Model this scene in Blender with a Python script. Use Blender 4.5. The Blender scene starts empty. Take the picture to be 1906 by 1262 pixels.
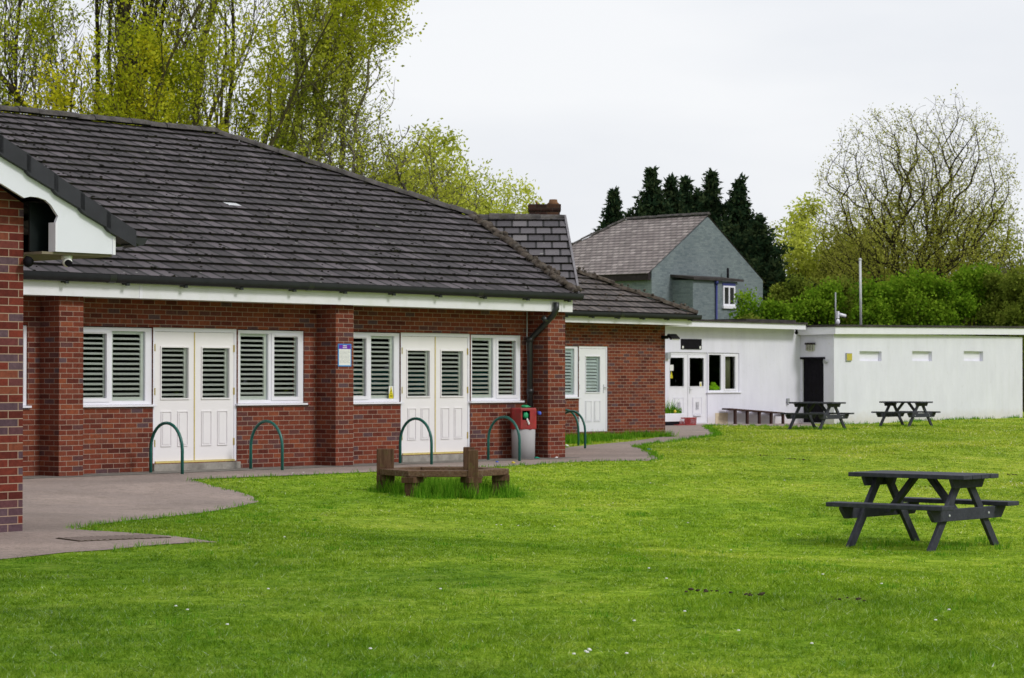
import bpy, bmesh, math, random
import numpy as np
from mathutils import Vector, Matrix
random.seed(7); RNG = np.random.default_rng(11)
R = math.radians
scene = bpy.context.scene
# ------------------------------------------------------------------ camera
EYE = 1.42
F = 4500.0; CX = 953.0; HY = 705.0            # focal length and horizon measured on the 1906 px wide photograph
cam_d = bpy.data.cameras.new("camera"); cam = bpy.data.objects.new("camera", cam_d)
scene.collection.objects.link(cam); scene.camera = cam
cam.location = (0, 0, EYE)
cam.rotation_euler = (R(90) + math.atan((HY - 631) / F), 0, 0)
cam_d.sensor_width = 36; cam_d.lens = 36 * F / 1906
cam_d.clip_start = 0.5; cam_d.clip_end = 2000
cam_d.dof.use_dof = True; cam_d.dof.focus_distance = 22; cam_d.dof.aperture_fstop = 9
# ------------------------------------------------------------------ sky and sun (bright overcast)
SUN_EL = R(40); SUN_AZ = R(122)               # azimuth clockwise from +Y: behind the camera, to the right
w = bpy.data.worlds.new("World"); scene.world = w; w.use_nodes = True
nt = w.node_tree; nt.nodes.clear()
def N(nt, t, **k):
    n = nt.nodes.new(t)
    for a, b in k.items(): setattr(n, a, b)
    return n
out = N(nt, 'ShaderNodeOutputWorld'); bg = N(nt, 'ShaderNodeBackground'); sky = N(nt, 'ShaderNodeTexSky')
sky.sky_type = 'NISHITA'; sky.sun_disc = False; sky.sun_elevation = SUN_EL; sky.sun_rotation = SUN_AZ
sky.dust_density = 3; sky.air_density = 1
tc = N(nt, 'ShaderNodeTexCoord'); mp = N(nt, 'ShaderNodeMapping'); mp.inputs['Scale'].default_value = (1.0, 1.0, 3.5)
no = N(nt, 'ShaderNodeTexNoise'); no.inputs['Scale'].default_value = 3.2; no.inputs['Detail'].default_value = 5; no.inputs['Roughness'].default_value = .5
cr = N(nt, 'ShaderNodeValToRGB')
cr.color_ramp.elements[0].position = .3; cr.color_ramp.elements[0].color = (7.2, 7.45, 7.95, 1)
cr.color_ramp.elements[1].position = .66; cr.color_ramp.elements[1].color = (8.6, 8.7, 8.9, 1)
mx = N(nt, 'ShaderNodeMix', data_type='RGBA'); mx.inputs[0].default_value = .93
L = nt.links.new
L(tc.outputs['Generated'], mp.inputs[0]); L(mp.outputs[0], no.inputs[0]); L(no.outputs[0], cr.inputs[0])
L(sky.outputs[0], mx.inputs[6]); L(cr.outputs[0], mx.inputs[7]); L(mx.outputs[2], bg.inputs[0])
bg.inputs[1].default_value = .1; L(bg.outputs[0], out.inputs[0])
sd = bpy.data.lights.new("sun", 'SUN'); sd.energy = 1.5; sd.angle = R(12); sd.color = (1, .98, .95)
so = bpy.data.objects.new("sun", sd); scene.collection.objects.link(so)
sv = Vector((math.sin(SUN_AZ) * math.cos(SUN_EL), math.cos(SUN_AZ) * math.cos(SUN_EL), math.sin(SUN_EL)))
so.rotation_euler = sv.to_track_quat('Z', 'Y').to_euler()
scene.view_settings.view_transform = 'Standard'; scene.view_settings.look = 'None'
scene.view_settings.gamma = 1; scene.view_settings.exposure = 0.18
scene.render.engine = 'CYCLES'
# ------------------------------------------------------------------ site grid: u runs along the brick facade, v away from the camera
XV = 4926.0; KS = .0263
_a = math.atan2(XV - CX, F)
DW = (math.sin(_a), math.cos(_a)); DP = (-DW[1], DW[0])
_z = F / (KS * (XV - 519)); OX, OY = (519 - CX) / F * _z, _z
SITE = Matrix(((DW[0], DP[0], 0, OX), (DW[1], DP[1], 0, OY), (0, 0, 1, 0), (0, 0, 0, 1)))
IDM = Matrix.Identity(4)
def U(px, v):
    r = (px - CX) / F; bx = OX + v * DP[0]; by = OY + v * DP[1]
    return (r * by - bx) / (DW[0] - r * DW[1])
def ZD(px, v): return OY + v * DP[1] + U(px, v) * DW[1]
def ZH(px, py, v): return EYE + (HY - py) * ZD(px, v) / F
def xy(u, v): return OX + u * DW[0] + v * DP[0], OY + u * DW[1] + v * DP[1]
def uv_of(X, Y):
    dx = X - OX; dy = Y - OY
    return dx * DW[0] + dy * DW[1], dx * DP[0] + dy * DP[1]
def W(px, Z): return (px - CX) / F * Z
V3, V4, V5 = 8.19, 17.16, -10.2                 # facade planes: annexe, white clubhouse, entrance wing
def sst(a, b, x):
    t = np.clip((x - a) / (b - a), 0, 1); return t * t * (3 - 2 * t)
def ground(X, Y):
    X = np.asarray(X, float); Y = np.asarray(Y, float)
    u, v = uv_of(X, Y)
    t = np.maximum(-v - 2.6, 0)
    z = -.37 * (1 - np.exp(-t / 6.0)) * sst(-13, -6, u)
    z = z - .11 * np.exp(-((u - 40.5) / 4.0) ** 2 - ((v - 12) / 7.0) ** 2)
    return z + .012 * np.sin(X * .9 + 1) * np.cos(Y * .7) * sst(0, 6, t)
def on_ground(px, py):
    Z = EYE * F / (py - HY)
    for _ in range(25):
        g = float(ground(W(px, Z), Z)); Z = (EYE - g) * F / (py - HY)
    return W(px, Z), Z
# ------------------------------------------------------------------ materials
MATS = {}
def new_mat(name, rough=.8, spec=.3):
    m = bpy.data.materials.new(name); m.use_nodes = True
    b = m.node_tree.nodes['Principled BSDF']; b.inputs['Roughness'].default_value = rough
    b.inputs['Specular IOR Level'].default_value = spec
    MATS[name] = m; return m, m.node_tree, b
def ramp(nt, stops, interp='LINEAR'):
    c = N(nt, 'ShaderNodeValToRGB'); c.color_ramp.interpolation = interp
    e = c.color_ramp.elements
    while len(e) < len(stops): e.new(.5)
    for i, (p, col) in enumerate(stops): e[i].position = p; e[i].color = (*col, 1)
    return c
def noise(nt, scale, detail=4, rough=.55, src=None, stretch=None):
    n = N(nt, 'ShaderNodeTexNoise'); n.inputs['Scale'].default_value = scale
    n.inputs['Detail'].default_value = detail; n.inputs['Roughness'].default_value = rough
    if src is None:
        g = N(nt, 'ShaderNodeNewGeometry'); src = g.outputs['Position']
    if stretch:
        m = N(nt, 'ShaderNodeMapping'); m.inputs['Scale'].default_value = stretch
        nt.links.new(src, m.inputs[0]); src = m.outputs[0]
    nt.links.new(src, n.inputs[0]); return n
def mixc(nt, a, b, f, mode='MIX'):
    m = N(nt, 'ShaderNodeMix', data_type='RGBA', blend_type=mode)
    for i, s in ((0, f), (6, a), (7, b)):
        if isinstance(s, (int, float)): m.inputs[i].default_value = s
        elif isinstance(s, tuple): m.inputs[i].default_value = (*s, 1)
        else: nt.links.new(s, m.inputs[i])
    return m.outputs[2]
def bump(nt, b, h, strength=.3, dist=.01):
    n = N(nt, 'ShaderNodeBump'); n.inputs['Strength'].default_value = strength; n.inputs['Distance'].default_value = dist
    nt.links.new(h, n.inputs['Height']); nt.links.new(n.outputs[0], b.inputs['Normal']); return n
def simple(name, col, rough=.6, spec=.3, var=.12, scale=6, bmp=.15, stretch=None, metal=0, dirt=None, bd=.004):
    m, nt, b = new_mat(name, rough, spec)
    n = noise(nt, scale, 5, .6, stretch=stretch)
    lo = tuple(c * (1 - var) for c in col); hi = tuple(min(1, c * (1 + var)) for c in col)
    r = ramp(nt, [(.3, lo), (.7, hi)]); nt.links.new(n.outputs[0], r.inputs[0]); c = r.outputs[0]
    if dirt:
        dcol, amt, dsc = dirt
        n2 = noise(nt, dsc, 8, .7); r2 = ramp(nt, [(.5, (0, 0, 0)), (.72, (amt,) * 3)]); nt.links.new(n2.outputs[0], r2.inputs[0])
        c = mixc(nt, c, dcol, r2.outputs[0])
    nt.links.new(c, b.inputs['Base Color']); b.inputs['Metallic'].default_value = metal
    if bmp: bump(nt, b, n.outputs[0], bmp, bd)
    return m
def brick_mat(name, cols, mortar, bw=.225, bh=.075, ms=.0055, painted=False):
    m, nt, b = new_mat(name, .88, .2)
    t = N(nt, 'ShaderNodeUVMap'); t.uv_map = 'uv'
    br = N(nt, 'ShaderNodeTexBrick'); nt.links.new(t.outputs[0], br.inputs['Vector'])
    br.inputs['Scale'].default_value = 1; br.inputs['Brick Width'].default_value = bw; br.inputs['Row Height'].default_value = bh
    br.inputs['Mortar Size'].default_value = ms; br.inputs['Mortar Smooth'].default_value = .25; br.offset = .5
    br.inputs['Color1'].default_value = (0, 0, 0, 1); br.inputs['Color2'].default_value = (1, 1, 1, 1); br.inputs['Mortar'].default_value = (.5, .5, .5, 1)
    r = ramp(nt, cols); nt.links.new(br.outputs['Color'], r.inputs[0])
    n = noise(nt, 22, 5, .7); c = mixc(nt, r.outputs[0], (.5, .42, .4), .0)
    rr = ramp(nt, [(.3, (.68, .66, .68)), (.72, (1.22, 1.2, 1.18))]); nt.links.new(n.outputs[0], rr.inputs[0])
    c = mixc(nt, r.outputs[0], rr.outputs[0], 1.0, 'MULTIPLY')
    nb = noise(nt, .8, 4, .6); rb = ramp(nt, [(.3, (.82, .82, .84)), (.7, (1.1, 1.08, 1.06))]); nt.links.new(nb.outputs[0], rb.inputs[0])
    c = mixc(nt, c, rb.outputs[0], 1.0, 'MULTIPLY')
    c = mixc(nt, c, mortar, br.outputs['Fac'])
    nt.links.new(c, b.inputs['Base Color'])
    inv = N(nt, 'ShaderNodeMath', operation='MULTIPLY_ADD'); inv.inputs[1].default_value = -1; inv.inputs[2].default_value = 1
    nt.links.new(br.outputs['Fac'], inv.inputs[0])
    ad = N(nt, 'ShaderNodeMath', operation='MULTIPLY_ADD'); ad.inputs[1].default_value = .35
    nt.links.new(n.outputs[0], ad.inputs[0]); nt.links.new(inv.outputs[0], ad.inputs[2])
    bump(nt, b, ad.outputs[0], .6, .006)
    return m
brick_mat('brick_red', [(0, (.09, .021, .015)), (.25, (.2, .047, .026)), (.5, (.165, .04, .023)), (.72, (.25, .07, .032)), (.86, (.14, .044, .033)), (.95, (.10, .05, .052)), (1, (.115, .068, .078))], (.34, .25, .195), ms=.0048)
brick_mat('brick_orange', [(0, (.09, .018, .014)), (.25, (.19, .036, .022)), (.5, (.15, .03, .02)), (.64, (.22, .066, .034)), (.76, (.15, .04, .036)), (.88, (.10, .06, .075)), (1, (.12, .075, .09))], (.36, .26, .19), ms=.005)
brick_mat('brick_chimney', [(0, (.03, .015, .012)), (.5, (.06, .026, .018)), (1, (.1, .05, .028))], (.06, .045, .035))
brick_mat('painted_brick_grey', [(0, (.15, .19, .205)), (.5, (.19, .235, .25)), (1, (.215, .26, .27))], (.15, .185, .2), ms=.006)
def tile_mat(name, cols, bw, bh, joint=(.010, .009, .009), moss=(.045, .04, .022), mossamt=.55, ms=.022, jb=.6):
    m, nt, b = new_mat(name, .72, .35)
    t = N(nt, 'ShaderNodeUVMap'); t.uv_map = 'uv'
    br = N(nt, 'ShaderNodeTexBrick'); nt.links.new(t.outputs[0], br.inputs['Vector'])
    br.inputs['Scale'].default_value = 1; br.inputs['Brick Width'].default_value = bw; br.inputs['Row Height'].default_value = bh
    br.inputs['Mortar Size'].default_value = ms; br.inputs['Mortar Smooth'].default_value = .1; br.offset = .5
    br.inputs['Color1'].default_value = (0, 0, 0, 1); br.inputs['Color2'].default_value = (1, 1, 1, 1); br.inputs['Mortar'].default_value = (.5, .5, .5, 1)
    r = ramp(nt, cols); nt.links.new(br.outputs['Color'], r.inputs[0])
    n = noise(nt, 14, 6, .75); rr = ramp(nt, [(.3, (.78, .77, .78)), (.72, (1.22, 1.2, 1.2))]); nt.links.new(n.outputs[0], rr.inputs[0])
    c = mixc(nt, r.outputs[0], rr.outputs[0], 1.0, 'MULTIPLY')
    c = mixc(nt, c, joint, br.outputs['Fac'])
    n2 = noise(nt, 13, 3, .6); r2 = ramp(nt, [(.64, (0, 0, 0)), (.69, (mossamt,) * 3)]); nt.links.new(n2.outputs[0], r2.inputs[0])
    c = mixc(nt, c, moss, r2.outputs[0])
    n3 = noise(nt, 9, 2, .4); r3 = ramp(nt, [(.735, (0, 0, 0)), (.75, (.8,) * 3)]); nt.links.new(n3.outputs[0], r3.inputs[0])
    c = mixc(nt, c, (.3, .3, .27), r3.outputs[0])
    nt.links.new(c, b.inputs['Base Color'])
    bump(nt, b, br.outputs['Color'], .12, .01)
    return m
tile_mat('concrete_tile_brown', [(0, (.034, .028, .031)), (.4, (.05, .042, .046)), (.75, (.068, .057, .063)), (1, (.10, .085, .094))], .3, .335, ms=.036, joint=(.006, .005, .005))
tile_mat('concrete_tile_pale', [(0, (.06, .055, .06)), (.4, (.085, .078, .084)), (.75, (.115, .106, .113)), (1, (.15, .14, .142))], .3, .335)
tile_mat('concrete_tile_mossy', [(0, (.06, .048, .045)), (.5, (.085, .07, .064)), (1, (.12, .1, .09))], .3, .335, mossamt=.8, moss=(.06, .045, .02), ms=.03)
tile_mat('slate_grey', [(0, (.19, .16, .15)), (.4, (.25, .21, .2)), (.8, (.31, .27, .25)), (1, (.38, .33, .31))], .3, .24, joint=(.1, .09, .085), mossamt=.3, moss=(.15, .13, .12))
simple('tile_lip_shade_moss', (.012, .011, .009), .95, .1, .4, 9, .5, dirt=((.035, .035, .015), .7, 6))  # near-black: paints in the shadow gap under each course; also moss and dirt
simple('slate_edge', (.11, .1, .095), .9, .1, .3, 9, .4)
simple('moss_ridge', (.075, .06, .048), .95, .1, .6, 9, .8, dirt=((.16, .15, .13), .7, 7), bd=.03)
simple('ridge_pale', (.2, .19, .2), .9, .1, .3, 9, .4)
simple('ridge_grey', (.09, .082, .08), .9, .1, .4, 9, .6, dirt=((.06, .055, .03), .8, 6), bd=.02)
simple('white_upvc', (.8, .79, .86), .35, .4, .02, 3, 0, dirt=((.55, .56, .5), .25, 2))
simple('white_fascia', (.78, .77, .82), .4, .4, .03, 3, 0, dirt=((.5, .54, .42), .3, 2.3))
simple('white_board_porch', (.74, .75, .82), .4, .4, .02, 3, 0, dirt=((.5, .56, .5), .25, 2.3))
simple('cream_door', (.82, .79, .81), .45, .4, .02, 3, 0)
simple('door_white', (.8, .79, .85), .45, .4, .02, 3, 0)
simple('shutter_cream', (.86, .87, .83), .5, .3, .05, 4, 0)
simple('shutter_pale', (.8, .86, .87), .5, .3, .05, 4, 0)
simple('brass', (.55, .42, .12), .35, .5, .15, 20, 0, metal=.6)
simple('brass_dull', (.62, .5, .18), .55, .4, .1, 20, 0)
simple('black_gutter', (.018, .02, .022), .4, .5, .2, 6, 0)
simple('verge_tile_dark', (.022, .022, .03), .55, .4, .25, 3, .1, dirt=((.04, .04, .05), .5, 4))
simple('black_paint', (.008, .007, .010), .75, .12, .3, 8, .1)
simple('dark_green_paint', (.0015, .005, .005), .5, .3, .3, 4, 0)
simple('soffit_wood', (.2, .17, .12), .8, .2, .2, 8, .1)
simple('hoop_green', (.008, .11, .085), .35, .5, .12, 12, 0, dirt=((.01, .06, .05), .4, 10))
simple('bin_red', (.33, .028, .03), .5, .4, .2, 8, .1, dirt=((.16, .07, .04), .8, 9))
simple('bin_grey', (.38, .37, .38), .7, .3, .08, 5, .1, stretch=(1, 1, .3))
simple('bag_green', (.02, .35, .14), .4, .5, .3, 30, .3)
simple('paper_white', (.75, .75, .73), .7, .2, .05, 30, 0)
simple('plastic_blue', (.05, .12, .6), .4, .4, .2, 30, 0)
simple('litter_yellow', (.7, .55, .04), .5, .4, .2, 30, 0)
simple('sticker_yellow', (.68, .6, .02), .5, .4, .06, 30, 0)
simple('sign_purple', (.13, .02, .38), .5, .4, .1, 30, 0)
simple('sign_blue', (.03, .25, .6), .5, .4, .1, 30, 0)
simple('ink_grey', (.32, .33, .36), .7, .2, .1, 30, 0)
simple('sign_gold', (.5, .42, .06), .6, .3, .12, 20, 0)
simple('hi_vis', (.5, .95, .02), .6, .3, .2, 9, .4)
simple('curtain_beige', (.42, .4, .25), .9, .1, .15, 9, 0, stretch=(6, 6, .3))
simple('concrete', (.3, .28, .25), .9, .2, .25, 7, .4, dirt=((.16, .14, .12), .7, 5))
simple('lamp_lens', (.5, .5, .4), .4, .4, .15, 20, 0)
simple('grey_metal', (.35, .36, .38), .45, .4, .1, 10, 0)
simple('galvanised', (.55, .56, .58), .5, .4, .08, 10, 0)
simple('crate_red', (.3, .03, .03), .5, .4, .1, 10, 0)
simple('bench_brown', (.05, .022, .018), .6, .3, .3, 10, .2)
simple('patch_render', (.6, .5, .36), .85, .2, .1, 6, .1)
simple('interior_dark', (.03, .032, .03), .9, .1, .4, 2, 0)
simple('interior_teal', (.01, .10, .12), .8, .2, .3, 2, 0)
simple('blue_paint', (.03, .04, .19), .5, .4, .1, 8, 0)
simple('timber_dark', (.03, .022, .024), .8, .2, .3, 8, .1)
simple('terracotta_dark', (.16, .08, .04), .85, .2, .35, 9, .3)
simple('felt_roof', (.05, .043, .042), .9, .2, .4, 3, .3)
simple('soil', (.06, .045, .03), 1, .1, .4, 20, .8, bd=.02)
simple('litter_teal', (.02, .3, .2), .5, .3, .2, 20, 0)
# painted render with algae under the eaves, streaks and dirt at the foot
def render_mat():
    m, nt, b = new_mat('white_render', .85, .2)
    n = noise(nt, 1.6, 6, .65, stretch=(1, 1, .45)); r = ramp(nt, [(.3, (.7, .69, .79)), (.7, (.78, .77, .87))]); nt.links.new(n.outputs[0], r.inputs[0])
    t = N(nt, 'ShaderNodeUVMap'); t.uv_map = 'uv'; sp = N(nt, 'ShaderNodeSeparateXYZ'); nt.links.new(t.outputs[0], sp.inputs[0])
    n2 = noise(nt, 5, 6, .7)
    def band(lo, hi, amt):
        a = N(nt, 'ShaderNodeMath', operation='MULTIPLY_ADD'); a.inputs[1].default_value = .5; nt.links.new(n2.outputs[0], a.inputs[0]); nt.links.new(sp.outputs[1], a.inputs[2])
        mr = N(nt, 'ShaderNodeMapRange'); mr.inputs[1].default_value = lo; mr.inputs[2].default_value = hi; mr.inputs[3].default_value = 0; mr.inputs[4].default_value = amt
        nt.links.new(a.outputs[0], mr.inputs[0]); return mr.outputs[0]
    c = mixc(nt, r.outputs[0], (.55, .47, .36), band(.62, .05, .65))
    n3 = noise(nt, 7, 6, .75); r3 = ramp(nt, [(.6, (0, 0, 0)), (.74, (.5,) * 3)]); nt.links.new(n3.outputs[0], r3.inputs[0])
    c = mixc(nt, c, (.5, .48, .47), r3.outputs[0])
    n4 = noise(nt, 3.0, 5, .6, stretch=(1.6, 1.6, .12)); r4 = ramp(nt, [(.5, (0, 0, 0)), (.8, (.18,) * 3)]); nt.links.new(n4.outputs[0], r4.inputs[0])
    c = mixc(nt, c, (.5, .52, .5), r4.outputs[0])
    nt.links.new(c, b.inputs['Base Color']); bump(nt, b, noise(nt, 18, 4).outputs[0], .35, .01)
render_mat()
def glass_mat(name, refl=.3, tint=(.62, .7, .66)):
    m = bpy.data.materials.new(name); m.use_nodes = True; nt = m.node_tree; nt.nodes.clear()
    o = N(nt, 'ShaderNodeOutputMaterial'); mi = N(nt, 'ShaderNodeMixShader'); tr = N(nt, 'ShaderNodeBsdfTransparent'); gl = N(nt, 'ShaderNodeBsdfGlossy')
    tr.inputs[0].default_value = (*tint, 1); gl.inputs['Roughness'].default_value = .015; gl.inputs[0].default_value = (.9, .95, 1, 1)
    fr = N(nt, 'ShaderNodeFresnel'); fr.inputs[0].default_value = 1.5
    a = N(nt, 'ShaderNodeMath', operation='MULTIPLY_ADD'); a.inputs[1].default_value = 1.6; a.inputs[2].default_value = refl - .08
    nt.links.new(fr.outputs[0], a.inputs[0]); nt.links.new(a.outputs[0], mi.inputs[0]); nt.links.new(tr.outputs[0], mi.inputs[1]); nt.links.new(gl.outputs[0], mi.inputs[2]); nt.links.new(mi.outputs[0], o.inputs[0])
    MATS[name] = m
glass_mat('glass', .09, (.97, 1, .98)); glass_mat('glass_dark', .08, (.75, .8, .77))
# weathered wood with grain
def wood_mat(name, cols, grain=(3, 3, 40), spec=.2, rough=.85, lichen=None):
    m, nt, b = new_mat(name, rough, spec)
    tcn = N(nt, 'ShaderNodeTexCoord')
    n = noise(nt, 3, 7, .7, src=tcn.outputs['Object'], stretch=grain); r = ramp(nt, cols); nt.links.new(n.outputs[0], r.inputs[0]); c = r.outputs[0]
    if lichen:
        n2 = noise(nt, 12, 6, .7); r2 = ramp(nt, [(.55, (0, 0, 0)), (.7, (.6,) * 3)]); nt.links.new(n2.outputs[0], r2.inputs[0]); c = mixc(nt, c, lichen, r2.outputs[0])
    nt.links.new(c, b.inputs['Base Color']); bump(nt, b, n.outputs[0], .4, .01)
wood_mat('sleeper_upright', [(.3, (.05, .024, .014)), (.5, (.1, .052, .03)), (.75, (.17, .1, .06))], (14, 14, 1.2), lichen=(.11, .11, .03))
wood_mat('sleeper_seat', [(.3, (.06, .03, .018)), (.5, (.12, .068, .04)), (.75, (.2, .13, .085))], (8, 8, 14), lichen=(.24, .21, .17))
wood_mat('painted_wood_grey', [(.3, (.028, .029, .04)), (.55, (.045, .047, .062)), (.8, (.078, .08, .098))], (5, 5, 5), .25, .7)
# tarmac
def tarmac():
    m, nt, b = new_mat('tarmac', .95, .15)
    n = noise(nt, .55, 6, .65); r = ramp(nt, [(.28, (.23, .19, .17)), (.5, (.31, .25, .222)), (.72, (.38, .305, .265))]); nt.links.new(n.outputs[0], r.inputs[0])
    n2 = noise(nt, 60, 3, .8); r2 = ramp(nt, [(.3, (.72, .72, .72)), (.7, (1.25, 1.25, 1.25))]); nt.links.new(n2.outputs[0], r2.inputs[0])
    c = mixc(nt, r.outputs[0], r2.outputs[0], 1.0, 'MULTIPLY')
    n3 = noise(nt, 2.2, 7, .75, stretch=(1, 1, 1)); r3 = ramp(nt, [(.54, (0, 0, 0)), (.68, (.65,) * 3)]); nt.links.new(n3.outputs[0], r3.inputs[0])
    c = mixc(nt, c, (.14, .115, .09), r3.outputs[0])
    n4 = noise(nt, 14, 6, .8); r4 = ramp(nt, [(.3, (.8, .8, .8)), (.7, (1.18, 1.17, 1.16))]); nt.links.new(n4.outputs[0], r4.inputs[0]); c = mixc(nt, c, r4.outputs[0], 1.0, 'MULTIPLY')
    n5 = noise(nt, 1.1, 8, .8); r5 = ramp(nt, [(.485, (0, 0, 0)), (.5, (.6,) * 3), (.515, (0, 0, 0))]); nt.links.new(n5.outputs[0], r5.inputs[0]); c = mixc(nt, c, (.1, .085, .065), r5.outputs[0])
    nt.links.new(c, b.inputs['Base Color']); bump(nt, b, n2.outputs[0], .4, .006)
tarmac()
simple('concrete_strip', (.2, .185, .165), .95, .1, .3, 4, .4, dirt=((.07, .06, .045), .8, 3))
# grass: the patch colours follow world position, each blade adds its own shade
GC = [(.28, (.175, .30, .02)), (.42, (.26, .40, .024)), (.56, (.35, .475, .034)), (.74, (.46, .525, .06))]
def grass_color(nt):
    n = noise(nt, .35, 6, .62, stretch=(1, .7, 1)); r = ramp(nt, GC); nt.links.new(n.outputs[0], r.inputs[0])
    n2 = noise(nt, 2.6, 5, .65); r2 = ramp(nt, [(.3, (.66, .74, .6)), (.55, (1, 1, 1)), (.75, (1.28, 1.16, 1.6))]); nt.links.new(n2.outputs[0], r2.inputs[0])
    c = mixc(nt, r.outputs[0], r2.outputs[0], 1.0, 'MULTIPLY')
    n7 = noise(nt, 4.5, 5, .75); r7 = ramp(nt, [(.3, (.5, .62, .6)), (.5, (1, 1, 1)), (.72, (1.35, 1.18, 2))]); nt.links.new(n7.outputs[0], r7.inputs[0]); c = mixc(nt, c, r7.outputs[0], 1.0, 'MULTIPLY')
    n5 = noise(nt, 17, 4, .75); r5 = ramp(nt, [(.3, (.32, .46, .4)), (.5, (1, 1, 1)), (.7, (1.65, 1.35, 3))]); nt.links.new(n5.outputs[0], r5.inputs[0]); c = mixc(nt, c, r5.outputs[0], 1.0, 'MULTIPLY')
    n6 = noise(nt, 1.3, 6, .7); r6 = ramp(nt, [(.54, (0, 0, 0)), (.72, (.55,) * 3)]); nt.links.new(n6.outputs[0], r6.inputs[0]); c = mixc(nt, c, (.33, .37, .07), r6.outputs[0])
    # near left darkened to paint in shade; drier, yellower turf towards the far right
    g = N(nt, 'ShaderNodeNewGeometry'); sp = N(nt, 'ShaderNodeSeparateXYZ'); nt.links.new(g.outputs['Position'], sp.inputs[0])
    d = N(nt, 'ShaderNodeMath', operation='MULTIPLY_ADD'); d.inputs[1].default_value = .085; nt.links.new(sp.outputs[0], d.inputs[0])
    d2 = N(nt, 'ShaderNodeMath', operation='MULTIPLY'); d2.inputs[1].default_value = .022; nt.links.new(sp.outputs[1], d2.inputs[0]); nt.links.new(d2.outputs[0], d.inputs[2])
    n3 = noise(nt, .5, 4, .6); d3 = N(nt, 'ShaderNodeMath', operation='MULTIPLY_ADD'); d3.inputs[1].default_value = .9; nt.links.new(n3.outputs[0], d3.inputs[0]); nt.links.new(d.outputs[0], d3.inputs[2])
    r3 = ramp(nt, [(.18, (.52, .66, .6)), (.6, (.92, 1, .72)), (1.0, (1.12, 1.06, 1.05))])
    sc = N(nt, 'ShaderNodeMath', operation='MULTIPLY'); sc.inputs[1].default_value = .5; nt.links.new(d3.outputs[0], sc.inputs[0]); nt.links.new(sc.outputs[0], r3.inputs[0])
    return mixc(nt, c, r3.outputs[0], 1.0, 'MULTIPLY')
m, nt, b = new_mat('turf', 1, .05)
c = grass_color(nt); n9 = noise(nt, 25, 5, .8); r9 = ramp(nt, [(.3, (.5, .55, .5)), (.7, (1.2, 1.2, 1.2))]); nt.links.new(n9.outputs[0], r9.inputs[0])
c = mixc(nt, c, r9.outputs[0], 1.0, 'MULTIPLY'); nt.links.new(c, b.inputs['Base Color']); bump(nt, b, n9.outputs[0], .8, .03)
def blade_mat(name, fixed=None):
    m = bpy.data.materials.new(name); m.use_nodes = True; nt = m.node_tree; nt.nodes.clear()
    o = N(nt, 'ShaderNodeOutputMaterial'); a = N(nt, 'ShaderNodeAttribute'); a.attribute_name = 'shade'
    if fixed:
        r = ramp(nt, fixed); nt.links.new(a.outputs['Fac'], r.inputs[0]); c = r.outputs[0]
    else:
        c = grass_color(nt); r = ramp(nt, [(0, (.5, .58, .45)), (.5, (1.0, 1.0, 1)), (.9, (1.3, 1.2, 1.6)), (1, (2.2, 1.7, 12))]); nt.links.new(a.outputs['Fac'], r.inputs[0])
        c = mixc(nt, c, r.outputs[0], 1.0, 'MULTIPLY')
    df = N(nt, 'ShaderNodeBsdfDiffuse'); tl = N(nt, 'ShaderNodeBsdfTranslucent'); mi = N(nt, 'ShaderNodeMixShader'); mi.inputs[0].default_value = .38
    nt.links.new(c, df.inputs[0]); nt.links.new(c, tl.inputs[0]); nt.links.new(df.outputs[0], mi.inputs[1]); nt.links.new(tl.outputs[0], mi.inputs[2]); nt.links.new(mi.outputs[0], o.inputs[0])
    MATS[name] = m
blade_mat('grass_blade')
blade_mat('tall_grass', [(0, (.05, .17, .01)), (.5, (.12, .32, .016)), (1, (.26, .46, .04))])
def leaf(name, a, b_, c_): blade_mat(name, [(0, a), (.5, b_), (1, c_)])
leaf('leaf_maple', (0.17, 0.21, 0.01), (0.36, 0.4, 0.018), (0.56, 0.56, 0.04))
leaf('leaf_maple_gold', (0.3, 0.3, 0.015), (0.55, 0.53, 0.02), (0.78, 0.7, 0.05))
leaf('leaf_poplar', (0.2, 0.25, 0.025), (0.37, 0.41, 0.04), (0.56, 0.58, 0.09))
leaf('leaf_fresh', (0.08, 0.26, 0.015), (0.18, 0.44, 0.03), (0.3, 0.58, 0.05))
leaf('leaf_willow', (0.3, 0.34, 0.04), (0.5, 0.55, 0.07), (0.68, 0.7, 0.14))
leaf('leaf_oak', (0.22, 0.23, 0.04), (0.4, 0.4, 0.07), (0.55, 0.53, 0.13))
leaf('leaf_olive', (0.16, 0.18, 0.025), (0.3, 0.33, 0.045), (0.44, 0.46, 0.08))
leaf('leaf_bush', (0.04, 0.1, 0.008), (0.13, 0.25, 0.014), (0.25, 0.38, 0.03))
leaf('leaf_bush_dull', (0.06, 0.09, 0.014), (0.15, 0.2, 0.026), (0.26, 0.3, 0.045))
leaf('needle', (.011, .026, .013), (.026, .052, .025), (.075, .1, .04))
leaf('leaf_wood', (.008, .022, .006), (.02, .05, .01), (.045, .09, .02))
simple('bark_dark', (.045, .036, .024), .95, .1, .4, 8, .6, stretch=(4, 4, .6), bd=.03)
simple('bark_olive', (.085, .075, .032), .95, .1, .4, 8, .5, stretch=(4, 4, .6), bd=.02)
simple('bark_light', (.15, .135, .075), .95, .1, .4, 8, .5, stretch=(4, 4, .6), bd=.02)
simple('bark_grey', (.12, .105, .085), .95, .1, .3, 8, .5, stretch=(4, 4, .6), bd=.02)
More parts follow.
